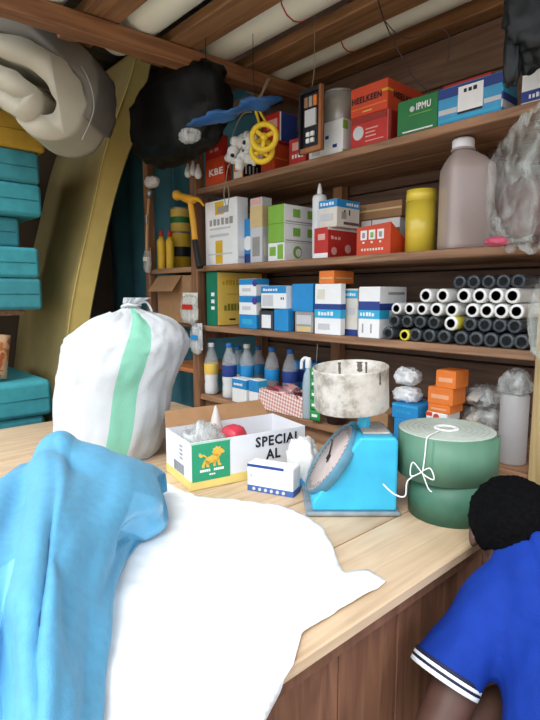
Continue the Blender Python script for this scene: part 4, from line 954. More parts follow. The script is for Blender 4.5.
# ------------------------------------------------------------------ hanging goods
# bundle of white lamp holders and the yellow wheel
hk = on_y(255, 108, 1.335)
t = thing('lampholder_bundle', 'hanging bundle of small white lamp holders strung on a wire loop', 'bundle', hk); o0 = hk.copy()
LH = mat('white_bakelite', 'd9dad6', .4, .05)
random.seed(11)
spots = [(238, 142), (246, 138), (252, 141), (234, 151), (242, 149), (250, 150), (257, 152), (236, 159), (244, 158), (252, 159), (231, 157), (248, 144), (240, 163), (259, 146)]
for k, (u, v) in enumerate(spots):
    p = on_y(u, v, 1.335+.014*((k*5) % 3-1))
    o = lathe('lamp_holder', [(0, -.020), (.010, -.020), (.013, -.012), (.013, .0), (.018, .002), (.018, .008), (.013, .010), (.012, .018), (.008, .022), (0, .022)], LH, t, 14)
    o.location = p-o0; o.rotation_euler = (random.uniform(0, 3), random.uniform(0, 3), random.uniform(0, 3)); o.scale = (1.4, 1.4, 1.4)
    q = lathe('socket_hole', [(0, .0222), (.006, .0222), (.006, .0235), (0, .0235)], BLACK, o, 10)
WIRE = mat('pale_wire', '8f8a72', .6, .1)
tube('wire_loop', [p-o0 for p in spline([on_y(252, 112, 1.335), on_y(243, 114, 1.335), on_y(236, 126, 1.335), on_y(231, 142, 1.335), on_y(232, 156, 1.335), on_y(228, 168, 1.335)], 6)], .0022, WIRE, t, 6)
tube('wire_tail', [p-o0 for p in spline([on_y(228, 165, 1.335), on_y(226, 180, 1.335), on_y(224, 195, 1.335), on_y(227, 207, 1.335), on_y(229, 195, 1.335), on_y(227, 182, 1.335)], 6)], .0018, WIRE, t, 6)
YP = mat('yellow_plastic', 'e8c21a', .4, .06)
t2 = thing('yellow_wheel', 'yellow spoked plastic wheel hanging by its strap beside white lamp holders', 'wheel', on_y(263, 141, 1.275)); o2 = t2.location.copy()
for k, (u, v) in enumerate(((264, 137), (262, 151))):
    c = on_y(u, v, 1.265+.02*k)-o2; r = .043-.006*k
    parts = []
    parts.append(tubeV([(r*math.cos(a*PI/12), r*math.sin(a*PI/12), 0) for a in range(24)], .0105, 8, True))
    for q in range(3):
        a = q*2*PI/3+.4+k; parts.append(tubeV([(0, 0, 0), (r*math.cos(a), r*math.sin(a), 0)], .0085, 6))
    parts.append(tubeV([(0, 0, -.008), (0, 0, .008)], .013, 12))
    o = fixn(mesh('spoked_disc', *merge(parts), YP, t2, True)); o.location = c; o.rotation_euler = (PI/2, 0, math.radians(40))
top = Vector((hk.x, 1.30, 2.243))
tube('strap', [p-o2 for p in spline([on_y(261, 128, 1.27), on_y(257, 115, 1.27), on_y(254, 105, 1.27)], 5)], .005, YP, t2, 8)
tube('strap', [p-o2 for p in spline([on_y(268, 127, 1.27), on_y(260, 112, 1.27), on_y(254, 105, 1.27)], 5)], .004, YP, t2, 8)
tube('hanging_wire', [on_y(254, 105, 1.27)-o2, on_y(262, 92, 1.27)-o2, on_y(268, 78, 1.27)-o2], .0016, WIRE, t2, 5)
tube('hanging_wire', [on_y(253, 111, 1.335)-o0, on_y(262, 95, 1.335)-o0, on_y(270, 78, 1.335)-o0], .0016, WIRE, t, 5)

# small framed display card hung before the top shelf
y = 1.345; a = on_y(299, 150, y); b = on_y(322, 95, y); wd = b.x-a.x; hh = on_y(310, 88, y).z-on_y(310, 152, y).z
t = thing('display_case', 'small dark display case with orange frame hung before the top shelf', 'case', Vector((a.x, y, on_y(310, 152, y).z)))
FRM = wood('case_frame_wood', '8a4f26', 'b8743e', 2)
box('backing', 0, wd, .010, .014, 0, hh, BLACK, t, .001)
box('frame_stile', wd-.012, wd, -.004, .010, 0, hh, FRM, t, .001); box('frame_stile', 0, .008, -.004, .010, 0, hh, BLACK, t, .001)
box('frame_rail', .008, wd-.012, -.004, .010, 0, .016, FRM, t, .001); box('frame_rail', .008, wd-.012, -.004, .010, hh-.014, hh, BLACK, t, .001)
box('white_label', wd*.22, wd*.70, .002, .010, hh*.42, hh*.68, LGREY, t, .001)
for k in range(3): box('blister_item', wd*(.2+.2*k), wd*(.34+.2*k), .002, .010, hh*.72, hh*.88, [KRAFT, GREY, ORANGE][k], t, .001)
for k in range(4): box('blister_item', wd*(.28+.2*(k % 2)), wd*(.42+.2*(k % 2)), .002, .010, hh*(.16+.1*(k//2)), hh*(.23+.1*(k//2)), WHITE, t, .001)
tube('hanging_wire', [(wd/2, .006, hh-.002), (wd*.6, .006, hh+.05), (wd*.6, .006, 2.315-t.location.z)], .0012, WIRE, t, 5)

# hammer hung on the post
y = 1.366
h0 = on_y(189, 203, y); t = thing('claw_hammer', 'claw hammer with orange yellow head and black grip hung on the post', 'hammer', h0); o0 = h0.copy()
HY = mat('hammer_yellow', 'e8a524', .4, .06); HB = mat('hammer_grip', '17191c', .6, .1)
P = lambda u, v, dy=0: on_y(u, v, y+dy)-o0
tube('shaft', spline([P(190, 200), P(192.5, 218), P(195, 240)], 5), [.0135]*10+[.014], HY, t, 12)
tube('grip', spline([P(194.5, 237), P(197, 252), P(200, 268)], 5), [.013, .0135, .014, .014, .0145, .0145, .0145, .015, .0155, .016, .0155], HB, t, 12)
tube('head', spline([P(176, 195), P(180, 196), P(188, 199), P(194, 200)], 5), [.021, .023, .024, .023, .020, .017, .016, .017, .018, .019, .020, .020, .019, .018, .017, .016], HY, t, 14)
tube('claw', spline([P(193, 199, -.008), P(199, 200, -.008), P(204, 206, -.008)], 5), [.011, .011, .010, .010, .009, .008, .007, .006, .005, .004, .003], HY, t, 8)
tube('claw', spline([P(193, 199, .008), P(199, 200, .008), P(204, 206, .008)], 5), [.011, .011, .010, .010, .009, .008, .007, .006, .005, .004, .003], HY, t, 8)
tube('nail', [P(190, 207), P(190, 207, .018)], .002, METAL, t, 6)
# brush on the far post
y = 1.375; h0 = on_y(152, 188, y); t = thing('paint_brush', 'white bristled brush with a thin wooden handle on the bay post', 'brush', h0); o0 = h0.copy()
P = lambda u, v, dy=0: on_y(u, v, y+dy)-o0
o = blob('bristles', P(152, 182), (.052, .025, .028), mat('white_bristle', 'cfcdc8', .8, .1, 60, .4, 90), t, amp=.15, seed=71, flat=False)
tube('ferrule', [P(150, 190), P(149, 198)], [.016, .010], METAL, t, 12)
tube('handle', spline([P(149, 197), P(148, 215), P(147, 235), P(147, 250)], 4), .008, wood('brush_handle', 'a5784a', 'c99a66', 2), t, 10)
box('metal_clip', P(148, 220).x-.008, P(148, 220).x+.010, -.014, -.006, P(148, 224).z, P(148, 215).z, METAL, t, .002)
y = 1.36; h0 = on_y(194, 168, y); t = thing('white_tassels', 'cluster of white bulbs hanging by wires at the post top', 'bulbs', h0); o0 = h0.copy()
for k, (u, v) in enumerate(((188, 170), (193, 168), (198, 171))):
    o = lathe('bulb', [(0, -.035), (.012, -.030), (.017, -.018), (.014, .0), (.007, .016), (.006, .03), (0, .031)], mat('frosted_white', 'c9cac8', .4, .05), t, 16); o.location = on_y(u, v, y)-o0
    tube('wire', [on_y(u, v, y)-o0+Vector((0, 0, .028)), on_y(194, 150, y)-o0], .001, WIRE, t, 5)
# blister packs hanging under the hammer
def blister(label, u0, u1, v0, v1, y, m, m2, seed):
    a = on_y(u0, v1, y); b = on_y(u1, v0, y); wd = b.x-a.x; hh = b.z-a.z
    t = thing('blister_pack', label, 'packet', a, 0, 'clear packs hanging on the post')
    o = blob('clear_shell', (wd/2, -.004, hh*.42), (wd*.45, .012, hh*.45), CBAG, t, amp=.12, seed=seed, flat=False, sharp=.1)
    box('insert_card', wd*.1, wd*.9, .002, .004, hh*.1, hh*.95, m, t, .0005); box('printed_panel', wd*.25, wd*.8, -.019, -.017, hh*.42, hh*.58, m2, t, .0005)
    tube('hanging_loop', [(wd/2, .003, hh*.94), (wd/2, .003, hh*1.2)], .0015, WIRE, t, 5)
blister('clear blister pack with a red label hanging under the hammer', 181, 199, 291, 322, 1.372, CREAM, RED, 81)
blister('clear blister pack with a blue foot hanging lowest on the post', 191, 203, 322, 352, 1.378, LGREY, BLUE, 83)
blister('thin clear pack hanging from the bay post under the brush', 145, 151, 246, 272, 1.385, KRAFT, CREAM, 85)

# left bay goods
GB = 'paint tins in the left bay'
for k, (u, vt, zb_, lab, m) in enumerate(((178, 233, S2, 'yellow and black tin in the left bay under another tin', GOLD), (178, 209, None, 'yellow tin stacked on top in the left bay', YEL))):
    p = on_y(u+3, 240, 1.60); z0 = S2 if k == 0 else ztin; H = on_y(u, vt, 1.60).z-z0; r = .055
    t = thing('paint_tin', lab, 'tin', (p.x, 1.60, z0), 0, GB)
    lathe('can', [(0, 0), (r, 0), (r, H-.006), (r*.95, H), (0, H)], m, t, 26)
    lathe('rim', [(r*1.0, H-.008), (r*1.03, H-.006), (r*1.03, H), (r*.98, H+.001)], METAL, t, 26)
    lathe('label_band', [(r*1.005, H*.35), (r*1.01, H*.36), (r*1.01, H*.6), (r*1.005, H*.61)], BLACK if k == 0 else GREEN, t, 26)
    ztin = z0+H+.002
for k, u in enumerate((163.5, 169)):
    p = on_y(u, 240, 1.47); H = on_y(u, 230, 1.47).z-S2
    t = thing('glue_bottle', ['yellow squeeze bottle with a red cap beside the bay post', 'yellow squeeze bottle with a red cap beside the paint tins'][k], 'bottle', (p.x, 1.455+.02*k, S2), 0, 'yellow bottles in the left bay')
    lathe('bottle_wall', [(0, 0), (.020, 0), (.022, .005), (.022, H*.7), (.010, H*.84)], GOLD, t, 16); lathe('cap', [(.011, H*.83), (.010, H*.95), (.004, H), (0, H)], RED, t, 14)
# open cardboard box on the bay shelf
a = on_y(150, 320, 1.40); t = thing('open_cardboard_box', 'open brown cardboard box with a raised flap in the left bay', 'box', (-2.285, 1.50, S3+.0008)); zt_ = on_y(170, 276, 1.40).z-S3
w2, d2 = .165, .085
box('box_bottom', -w2, w2, -d2, d2, 0, .003, KRAFT, t, .0006); box('front_wall', -w2, w2, -d2, -d2+.003, 0, zt_, KRAFT, t, .0006); box('rear_wall', -w2, w2, d2-.003, d2, 0, zt_, KRAFTD, t, .0006)
box('side_wall', -w2, -w2+.003, -d2+.003, d2-.003, 0, zt_, KRAFT, t, .0006); box('side_wall', w2-.003, w2, -d2+.003, d2-.003, 0, zt_, KRAFT, t, .0006)
o = box('flap', 0, .09, -d2+.04, d2, 0, .003, KRAFT, t, .0006); o.location = (-w2-.0, 0, zt_); o.rotation_euler = (0, math.radians(145), 0)
o = box('flap', -w2+.01, w2-.09, -.10, 0, 0, .003, KRAFT, t, .0006); o.location = (0, -d2, zt_); o.rotation_euler = (math.radians(52), 0, 0)

# dark bag hanging at the right end of the top shelf, and the clear bags
c = on_y(533, 10, 1.31)
t = thing('dark_bag', 'dark grey plastic bag hanging from the rafters beside the right post', 'bag', (c.x, 1.32, c.z-.13))
DG = mat('dark_grey_film', '1b2023', .4, .25, 9, .3, 20)
blob('bag_body', (0, 0, .15), (.062, .05, .125), DG, t, n=44, k=30, amp=.2, fr=1.5, seed=91, sharp=.2, flat=False, top=(.5, .5, .7))
blob('loose_corner', (-.038, -.015, .04), (.020, .018, .065), DG, t, amp=.15, seed=93, sharp=.1, flat=False)
tube('tie_cord', [(0, 0, .25), (0, 0, 2.305-t.location.z)], .003, DG, t, 6)
FILM = clear('grey_clear_film', 'd2d9d2', .24, .08, .22)
c = on_y(528, 180, 1.335)
t = thing('clear_sack', 'large clear plastic bag of pinkish goods hanging over the second shelf edge', 'bag', (c.x, 1.335, c.z-.16))
blob('film', (0, 0, .16), (.098, .05, .155), FILM, t, n=72, k=48, amp=.18, fr=1.5, seed=101, sharp=.25, flat=False, top=(.2, .45, .7))
blob('contents', (.02, 0, .09), (.075, .035, .075), mat('pinkish_contents', '6f5550', .6, .2, 20), t, amp=.2, seed=103, sharp=.15, flat=False)
blob('pink_corner', (-.06, -.01, .018), (.03, .025, .012), mat('pink_film', 'c8506a', .4, .1), t, amp=.2, seed=105, flat=False)
tube('tie_cord', [(.03, 0, .30), (.05, .01, .36), (.05, .03, .40)], .003, FILM, t, 6)
c = on_y(541, 312, 1.315)
t = thing('clear_sack', 'smaller clear plastic bag hanging in front of the tube ends', 'bag', (c.x, 1.34, c.z-.13))
blob('film', (0, 0, .13), (.034, .03, .105), FILM, t, n=56, k=36, amp=.15, fr=1.6, seed=107, sharp=.22, flat=False, top=(.3, .4, .8))
tube('tie_cord', [(0, 0, .24), (.01, .02, .30)], .003, FILM, t, 6)
# hanging electric cable loops under the roof
t = thing('hanging_cable', 'thin dark cable drooping from the rafters above the orange box', 'cable', on_y(385, 20, 1.42)); o0 = t.location.copy()
tube('cable', [p-o0 for p in spline([on_y(378, 0, 1.30), on_y(384, 20, 1.36), on_y(398, 50, 1.40), on_y(414, 78, 1.42), on_y(430, 92, 1.45)], 8)], .0022, mat('dark_cable', '3a2a28', .5, .1), t, 6)
tube('cable_branch', [p-o0 for p in spline([on_y(384, 20, 1.36), on_y(405, 38, 1.38), on_y(445, 30, 1.40), on_y(448, 62, 1.42)], 8)], .0016, mat('dark_cable', '3a2a28', .5, .1), t, 6)

# ================================================================== SACK
SW = mat('woven_sack_white', 'c6ccd0', .55, .04, 8, .35, 260); SG = mat('woven_sack_green', '7cc4a8', .55, .05, 8, .35, 260)
FS = 1.75; base = on_f(115, 470, FS); base.z = TZ
t = thing('woven_sack', 'bulging white woven sack with a pale green stripe, tied at the top', 'sack', base+Vector((0, 0, .001)))
rings = [(478, 108, 50), (470, 108, 54), (440, 113, 57), (400, 117, 58), (375, 122, 61), (352, 127, 60), (337, 131, 53), (325, 133, 41), (318, 133, 26), (313, 131, 13), (308, 131, 7), (303, 133, 9), (298, 137, 12)]
px = FS/FPX; zbase = on_f(115, 478, FS).z
prof = []
for v, cu, h_ in rings: prof.append(Vector((on_f(cu, v, FS).dot(Rd)-base.dot(Rd), h_*px, on_f(cu, v, FS).z)))
z0 = prof[0].z
for p in prof: p.z = (p.z-z0)*(prof[-1].z-TZ)/(prof[-1].z-z0)
PR = spline(prof, 7); n = 96; V = []; Fc = []; FM = []
for i, p in enumerate(PR):
    f = i/(len(PR)-1)
    for j in range(n):
        a = 2*PI*j/n; ca, sa_ = math.cos(a), math.sin(a)
        pl = 0
        if f > .55: pl = (f-.55)*.35*math.sin(a*11+2*math.sin(a*3))*min(1, (f-.55)*4)
        rr = p.y*(1+.045*fbm((ca*1.4, sa_*1.4, f*3.2), 1.8, 4)+.035*math.sin(f*30+3*fbm((ca, sa_, f), 2))*fbm((ca*2, sa_*2, f*2+7), 1.5)+pl)
        if i == 0: rr *= .97
        e = .86
        v = Rd*(p.x+rr*ca)+Fd*(rr*sa_*e)
        V.append((v.x, v.y, p.z+(.012*fbm((ca*2, sa_*2, 5), 2) if .4 < f < .7 else 0)))
    if i < len(PR)-1:
        for j in range(n):
            l = (j+1) % n; Fc.append([i*n+j, i*n+l, (i+1)*n+l, (i+1)*n+j])
            am = (2*PI*(j+.5)/n); off = am-1.5*PI    # 0 = facing the camera
            FM.append(1 if math.radians(11) < off < math.radians(35) and i < len(PR)-16 else 0)
Fc.append(list(range(n))[::-1]); FM.append(0); Fc.append([(len(PR)-1)*n+j for j in range(n)]); FM.append(0)
fixn(mesh('sack_body', V, Fc, [SW, SG], t, True, FM))
kp = Rd*PR[-14].x; kz = PR[-14].z
tube('tie', [(kp.x+.030*math.cos(a*PI/8), kp.y+.030*math.sin(a*PI/8), kz+.004*math.sin(a)) for a in range(16)], .005, SW, t, 8, True)
tube('tie_end', spline([(kp.x+.02, kp.y, kz), (kp.x+.05*Rd.x, kp.y+.05*Rd.y, kz+.012), (kp.x+.07*Rd.x, kp.y+.07*Rd.y, kz-.02)], 5), .004, SW, t, 6)

# ================================================================== BLUE CLOTH
def surf(ctrl, nu, nv):
    rows = []
    for r in ctrl: rows.append(spline(r, nu))
    cols = [spline([rows[i][j] for i in range(len(rows))], nv) for j in range(len(rows[0]))]
    return [[cols[j][i] for j in range(len(cols))] for i in range(len(cols[0]))]
BC = [
 [(-60, 520, .95), (-20, 490, 1.0), (30, 457, 1.02), (62, 436, 1.05), (95, 446, 1.03), (128, 462, .99), (150, 474, .95), (160, 482, .92)],
 [(-60, 560, .95), (-20, 530, 1.00), (25, 500, 1.0), (58, 488, 1.03), (92, 486, 1.01), (128, 497, .97), (155, 505, .93), (167, 523, .868)],
 [(-60, 600, .95), (-20, 575, .98), (15, 550, .99), (48, 535, 1.01), (80, 535, .99), (105, 540, .94), (122, 543, .89), (138, 546, .860)],
 [(-60, 650, .93), (-20, 620, .95), (8, 600, .95), (40, 585, .985), (68, 580, .97), (88, 585, .93), (100, 590, .89), (111, 596, .860)],
 [(-60, 700, .90), (-25, 680, .92), (0, 660, .91), (30, 650, .945), (60, 645, .94), (85, 645, .91), (98, 650, .88), (107, 655, .859)],
 [(-60, 770, .88), (-25, 750, .90), (0, 740, .88), (28, 735, .915), (55, 735, .915), (78, 735, .895), (90, 738, .875), (99, 742, .859)]]
ctrl = [[on_z(u, v, z_) for u, v, z_ in r] for r in BC]
back = [p+Fd*.09 for p in ctrl[0]]
for p in back: p.z = TZ+.004
mid = [(p+q)/2+Fd*.02+Vector((0, 0, .03)) for p, q in zip(back, ctrl[0])]
front = [p-Fd*.09+Rd*(-.01) for p in ctrl[-1]]
for p in front: p.z = TZ+.004
ctrl = [back, mid]+ctrl+[front]
G = surf(ctrl, 12, 12); ni, nj = len(G), len(G[0]); V = []; Fc = []
for i in range(ni):
    for j in range(nj):
        a = G[max(0, i-1)][j]; b = G[min(ni-1, i+1)][j]; c = G[i][max(0, j-1)]; d = G[i][min(nj-1, j+1)]
        nn = (b-a).cross(d-c).normalized()
        if nn.z < 0: nn = -nn
        p = G[i][j]; s = j/(nj-1); q = i/(ni-1)
        # long folds that run down towards the camera, plus soft crumple
        f1 = math.sin(s*15+2.4*math.sin(q*4.2)+1.2*fbm((s*1.5, q*1.5, 1), 1.3))
        f1 = math.copysign(abs(f1)**.7, f1)
        f = .011*f1*(.35+.65*math.sin(PI*min(1, q*1.1)))+.016*fbm((s*2.4, q*2.4, 2), 1.5, 2)+.0015*fbm((s*7, q*7, 5), 1.5, 2)
        f -= .020*math.exp(-((s-.36-.14*q)/.022)**2)*math.exp(-((q-.62)/.25)**2)
        f -= .022*math.exp(-((q-.30-.25*(s-.45))/.020)**2)*math.exp(-((s-.42)/.14)**2)
        edge = min(1, min(i, ni-1-i, nj-1-j)/6.0)
        p = p+nn*f*edge
        if p.z < TZ+.0125: p.z = TZ+.0125
        V.append(p)
for i in range(ni-1):
    for j in range(nj-1): Fc.append([i*nj+j, i*nj+j+1, (i+1)*nj+j+1, (i+1)*nj+j])
BLUEC = mat('sky_blue_fabric', '4f9fc8', .7, .07, 60, .25, 400, sheen=.1); BSAT = mat('sky_blue_satin', '66b4de', .25, .05, 20)
o = mesh('blue_cloth', V, Fc, [BLUEC, BSAT], None, True); o['x'] = 0; del o['x']
for p in o.data.polygons:
    i, j = divmod(p.vertices[0], nj); s = j/(nj-1); q = i/(ni-1)
    if (s < .33+.05*math.sin(q*9) and q > .5) or (s > .72 and .36 < q < .46): p.material_index = 1
md = o.modifiers.new('s', 'SOLIDIFY'); md.thickness = .003; md.offset = -1; bake(o)
tag(o, 'heap of sky blue fabric with a satin underside lying on the counter', 'cloth')

# ================================================================== WHITE SHEET
PX = [(100, 760), (60, 640), (80, 560), (120, 520), (150, 484), (170, 486), (195, 497), (240, 502), (280, 508), (302, 516), (322, 530), (333, 550), (339, 568), (344, 577), (355, 572), (368, 571), (386, 583), (378, 590), (340, 612), (302, 636)]
poly = [on_z(u, v, TZ) for u, v in PX]
poly = [Vector((p.x, p.y, 0)) for p in poly] + [Vector((EX+.004, .50, 0)), Vector((EX+.012, .475, 0)), Vector((EX+.05, .432, 0)), Vector((EX+.40, .412, 0)), Vector((EX+.42, .10, 0)), Vector((EX+.30, -.15, 0)), Vector((EX-.2, -.2, 0))]
def drape(p, r):
    x, y = p.x, p.y
    wv = .004+.006*abs(fbm((x*2.4, y*2.4, 0), 2.2, 4))+.004*fbm((x*7, y*7, 3), 1.5, 3)
    wv = max(.0018, wv*(1 if r < .97 else .6))
    e = x-(EX-.008); R_ = .022; wv = min(.0075, max(.0030, wv))
    if e <= 0: return Vector((x, y, TZ+wv))
    if e < R_*PI/2:
        an = e/R_; return Vector((EX-.008+math.sin(an)*R_, y, TZ+wv-(1-math.cos(an))*R_))
    g = e-R_*PI/2
    hang = .010*(1+math.sin(y*38+2*math.sin(y*11)))*min(1, g/.18)
    return Vector((EX-.008+R_+hang, y, TZ+wv-R_-g))
def inside(x, y):
    c_ = False; j = len(poly)-1
    for i in range(len(poly)):
        a, b = poly[i], poly[j]
        if (a.y > y) != (b.y > y) and x < (b.x-a.x)*(y-a.y)/(b.y-a.y)+a.x: c_ = not c_
        j = i
    return c_
def nearest(x, y):
    best = None; p = Vector((x, y, 0))
    for i in range(len(poly)):
        a, b = poly[i], poly[(i+1) % len(poly)]; d = b-a; t_ = max(0, min(1, (p-a).dot(d)/d.length_squared)); q = a+d*t_
        if best is None or (q-p).length < best[0]: best = ((q-p).length, q)
    return best[1]
h = .0085; xa = min(p.x for p in poly); ya = min(p.y for p in poly)
nx = int((max(p.x for p in poly)-xa)/h)+2; ny = int((max(p.y for p in poly)-ya)/h)+2
cells = [(i, j) for i in range(nx) for j in range(ny) if inside(xa+(i+.5)*h, ya+(j+.5)*h)]
cs = set(cells); vid = {}; V = []; Fc = []
def vert(i, j):
    if (i, j) in vid: return vid[(i, j)]
    x, y = xa+i*h, ya+j*h; full = all(((i+a, j+b) in cs) for a in (-1, 0) for b in (-1, 0))
    if not full: q = nearest(x, y); x, y = q.x, q.y
    vid[(i, j)] = len(V); V.append(drape(Vector((x, y, 0)), .5)); return vid[(i, j)]
for i, j in cells: Fc.append([vert(i, j), vert(i+1, j), vert(i+1, j+1), vert(i, j+1)])
o = mesh('white_sheet', V, Fc, mat('white_sheet_plastic', 'f6f8f9', .5, .02, 8), None, True)
md = o.modifiers.new('s', 'SOLIDIFY'); md.thickness = .0012; md.offset = 0; bake(o)
tag(o, 'bright white sheet spread over the counter and hanging over its edge', 'sheet')

# ================================================================== PERSON
def loft(secs, n=28):
    """secs: list of (centre, half-axis u, half-axis v)"""
    V = []; Fc = []
    for (c, a, b) in secs:
        for i in range(n):
            t_ = 2*PI*i/n; V.append(Vector(c)+Vector(a)*math.cos(t_)+Vector(b)*math.sin(t_))
    for k in range(len(secs)-1):
        for i in range(n): l = (i+1) % n; Fc.append([k*n+i, k*n+l, (k+1)*n+l, (k+1)*n+i])
    Fc.append(list(range(n))[::-1]); Fc.append([(len(secs)-1)*n+i for i in range(n)])
    return V, Fc
def limb(pts, rad, n=18):
    """round tapering limb with domed ends"""
    P_ = [Vector(p) for p in pts]; d0 = (P_[0]-P_[1]).normalized(); d1 = (P_[-1]-P_[-2]).normalized()
    P_ = [P_[0]+d0*rad[0]*.75, P_[0]+d0*rad[0]*.5]+P_+[P_[-1]+d1*rad[-1]*.5, P_[-1]+d1*rad[-1]*.75]
    R_ = [rad[0]*.3, rad[0]*.75]+list(rad)+[rad[-1]*.75, rad[-1]*.3]
    return tubeV(P_, R_, n)
def ell(c, a, b, d, k=14, n=24):
    return loft([(Vector(c)+Vector(d)*math.cos(PI*(i+.02)/(k+.04)), Vector(a)*math.sin(PI*(i+.02)/(k+.04)), Vector(b)*math.sin(PI*(i+.02)/(k+.04))) for i in range(k+1)], n)
def fuse(name, parts, m, parent, vox=.006, it=6):
    o = fixn(mesh(name, *merge(parts), m, None, True))
    md = o.modifiers.new('r', 'REMESH'); md.mode = 'VOXEL'; md.voxel_size = vox
    md = o.modifiers.new('s', 'SMOOTH'); md.iterations = it; md.factor = .5
    bake(o)
    for p in o.data.polygons: p.use_smooth = True
    o.parent = parent; o.location = -parent.location
    return o
hip = W(.70, .575, .47)
person = thing('person', 'person seen from behind in a blue polo shirt, bent forward beside the counter', 'person', (hip.x, hip.y, 0))
SKIN = mat('brown_skin', '553a30', .5, .08, 30); SHIRT = mat('royal_blue_knit', '0a3296', .8, .06, 40, .25, 300, spec=.2); HAIR = mat('black_hair', '09090b', .95, .4, 120, .9, 300, spec=.08)
NAVY = mat('navy_trim', '141b3c', .7, .08); TRIMW = mat('white_trim', 'e6ecf2', .7, .04); TROU = mat('dark_trousers', '22252e', .8, .1, 30, .2)
sx_ = (Rd*.97-Fd*.22).normalized()                  # across the shoulders, left to right
def frame(c, up, w_, d_):
    up = Vector(up).normalized(); dv = up.cross(sx_).normalized(); return (c, sx_*w_, dv*d_)
C_ = [W(.70, .565, .44), W(.72, .560, .53), W(.765, .566, .65), W(.83, .580, .755), W(.895, .592, .835), W(.945, .572, .893), W(.97, .548, .924)]
wd_ = [.158, .163, .170, .180, .176, .135, .078]; dp_ = [.115, .115, .112, .115, .100, .080, .068]
def ups(i): return (C_[min(len(C_)-1, i+1)]-C_[max(0, i-1)])
torso = [frame(C_[i], ups(i), wd_[i], dp_[i]) for i in range(len(C_))]
hd = on_f(511, 531, 1.02); neck0 = C_[-1]-Vector((0, 0, .03))
SL = on_f(502, 583, .955); EL = on_f(430, 745, .845); cuff = on_f(444.5, 676, .885)
SR = SL+sx_*.335+Vector((0, 0, .0)); ER = SR+(EL-SL)-sx_*((EL-SL).dot(sx_))*2*.55; ax_l = (EL-SL).normalized(); ax_r = (ER-SR).normalized(); cuffR = SR+ax_r*(cuff-SL).length
kd = Vector((-.20, .98, 0)).normalized(); ks = Vector((kd.y, -kd.x, 0))
HL = Vector((hip.x, hip.y, .47))-ks*.085; HR = Vector((hip.x, hip.y, .47))+ks*.085
KL = HL+kd*.41+Vector((0, 0, .02))-ks*.05; KR = HR+kd*.41+Vector((0, 0, .02))+ks*.05
WL = KL-kd*.13+Vector((0, 0, .125)); WR = KR-kd*.13+Vector((0, 0, .125))
def handparts(wr, fore, knee):
    """palm resting on the knee, five fingers curling over it"""
    d = (knee+kd*.02-wr); d.z = 0; d.normalize(); s = Vector((d.y, -d.x, 0))
    P_ = [limb([wr-fore*.01, wr+d*.03, wr+d*.075-Vector((0, 0, .012))], [.026, .032, .034], 14)]
    for q in range(4):
        o_ = wr+d*.085+s*(.027-.018*q)-Vector((0, 0, .012)); L_ = (.062, .072, .068, .052)[q]
        P_.append(limb([o_, o_+d*L_*.45-Vector((0, 0, .006)), o_+d*L_*.8-Vector((0, 0, .024)), o_+d*L_-Vector((0, 0, .042))], [.0088, .0085, .008, .0072], 10))
    return P_, d, s
hp, d_, s_ = handparts(WL, (WL-EL).normalized(), KL)
hp.append(limb([WL+d_*.03+s_*.022, WL+d_*.055+s_*.052-Vector((0, 0, .012)), WL+d_*.085+s_*.060-Vector((0, 0, .03))], [.012, .010, .008], 10))
hq, d2_, s2_ = handparts(WR, (WR-ER).normalized(), KR)
hq.append(limb([WR+d2_*.03-s2_*.022, WR+d2_*.055-s2_*.052-Vector((0, 0, .012)), WR+d2_*.085-s2_*.060-Vector((0, 0, .03))], [.012, .010, .008], 10))
# head frame: bowed forward
fh = (Fd*.80+Rd*.30-Vector((0, 0, .50))).normalized(); rh = fh.cross(Vector((0, 0, 1))).normalized(); uh = rh.cross(fh).normalized()
HC = hd
body_parts = [
    ell(HC+uh*.012, rh*.070, fh*.088, uh*.085), ell(HC+fh*.030-uh*.055, rh*.052, fh*.055, uh*.055),
    ell(HC+fh*.088-uh*.025, rh*.012, fh*.018, uh*.020), ell(HC+fh*.072-uh*.072, rh*.022, fh*.014, uh*.010),
    ell(HC-rh*.072-uh*.018-fh*.008, rh*.010, fh*.018, uh*.028, 8, 12), ell(HC+rh*.072-uh*.018-fh*.008, rh*.010, fh*.018, uh*.028, 8, 12),
    limb([C_[-2], C_[-1], HC-uh*.05-fh*.015], [.056, .052, .052]),
    loft([frame(C_[i], ups(i), wd_[i]*.9, dp_[i]*.88) for i in range(len(C_))]),
    limb([SL, SL.lerp(EL, .5), EL], [.050, .046, .038]), limb([EL, EL.lerp(WL, .35), WL], [.038, .039, .026]),
    limb([SR, SR.lerp(ER, .5), ER], [.050, .046, .038]), limb([ER, ER.lerp(WR, .35), WR], [.038, .039, .026])]+hp+hq
fuse('body', body_parts, SKIN, person, .0055, 3)
# eyes
for sg_ in (-1, 1):
    o = mesh('eye', *ell(HC+fh*.080+rh*.030*sg_-uh*.002, rh*.014, fh*.010, uh*.008, 8, 12), mat('eye_white', 'd8d2c8', .3, .02), None, True); o.parent = person; o.location = -person.location
    o2 = mesh('iris', *ell(HC+fh*.0885+rh*.030*sg_-uh*.004, rh*.006, fh*.002, uh*.006, 6, 10), mat('eye_dark', '1a0f0a', .3, .02), o, True)
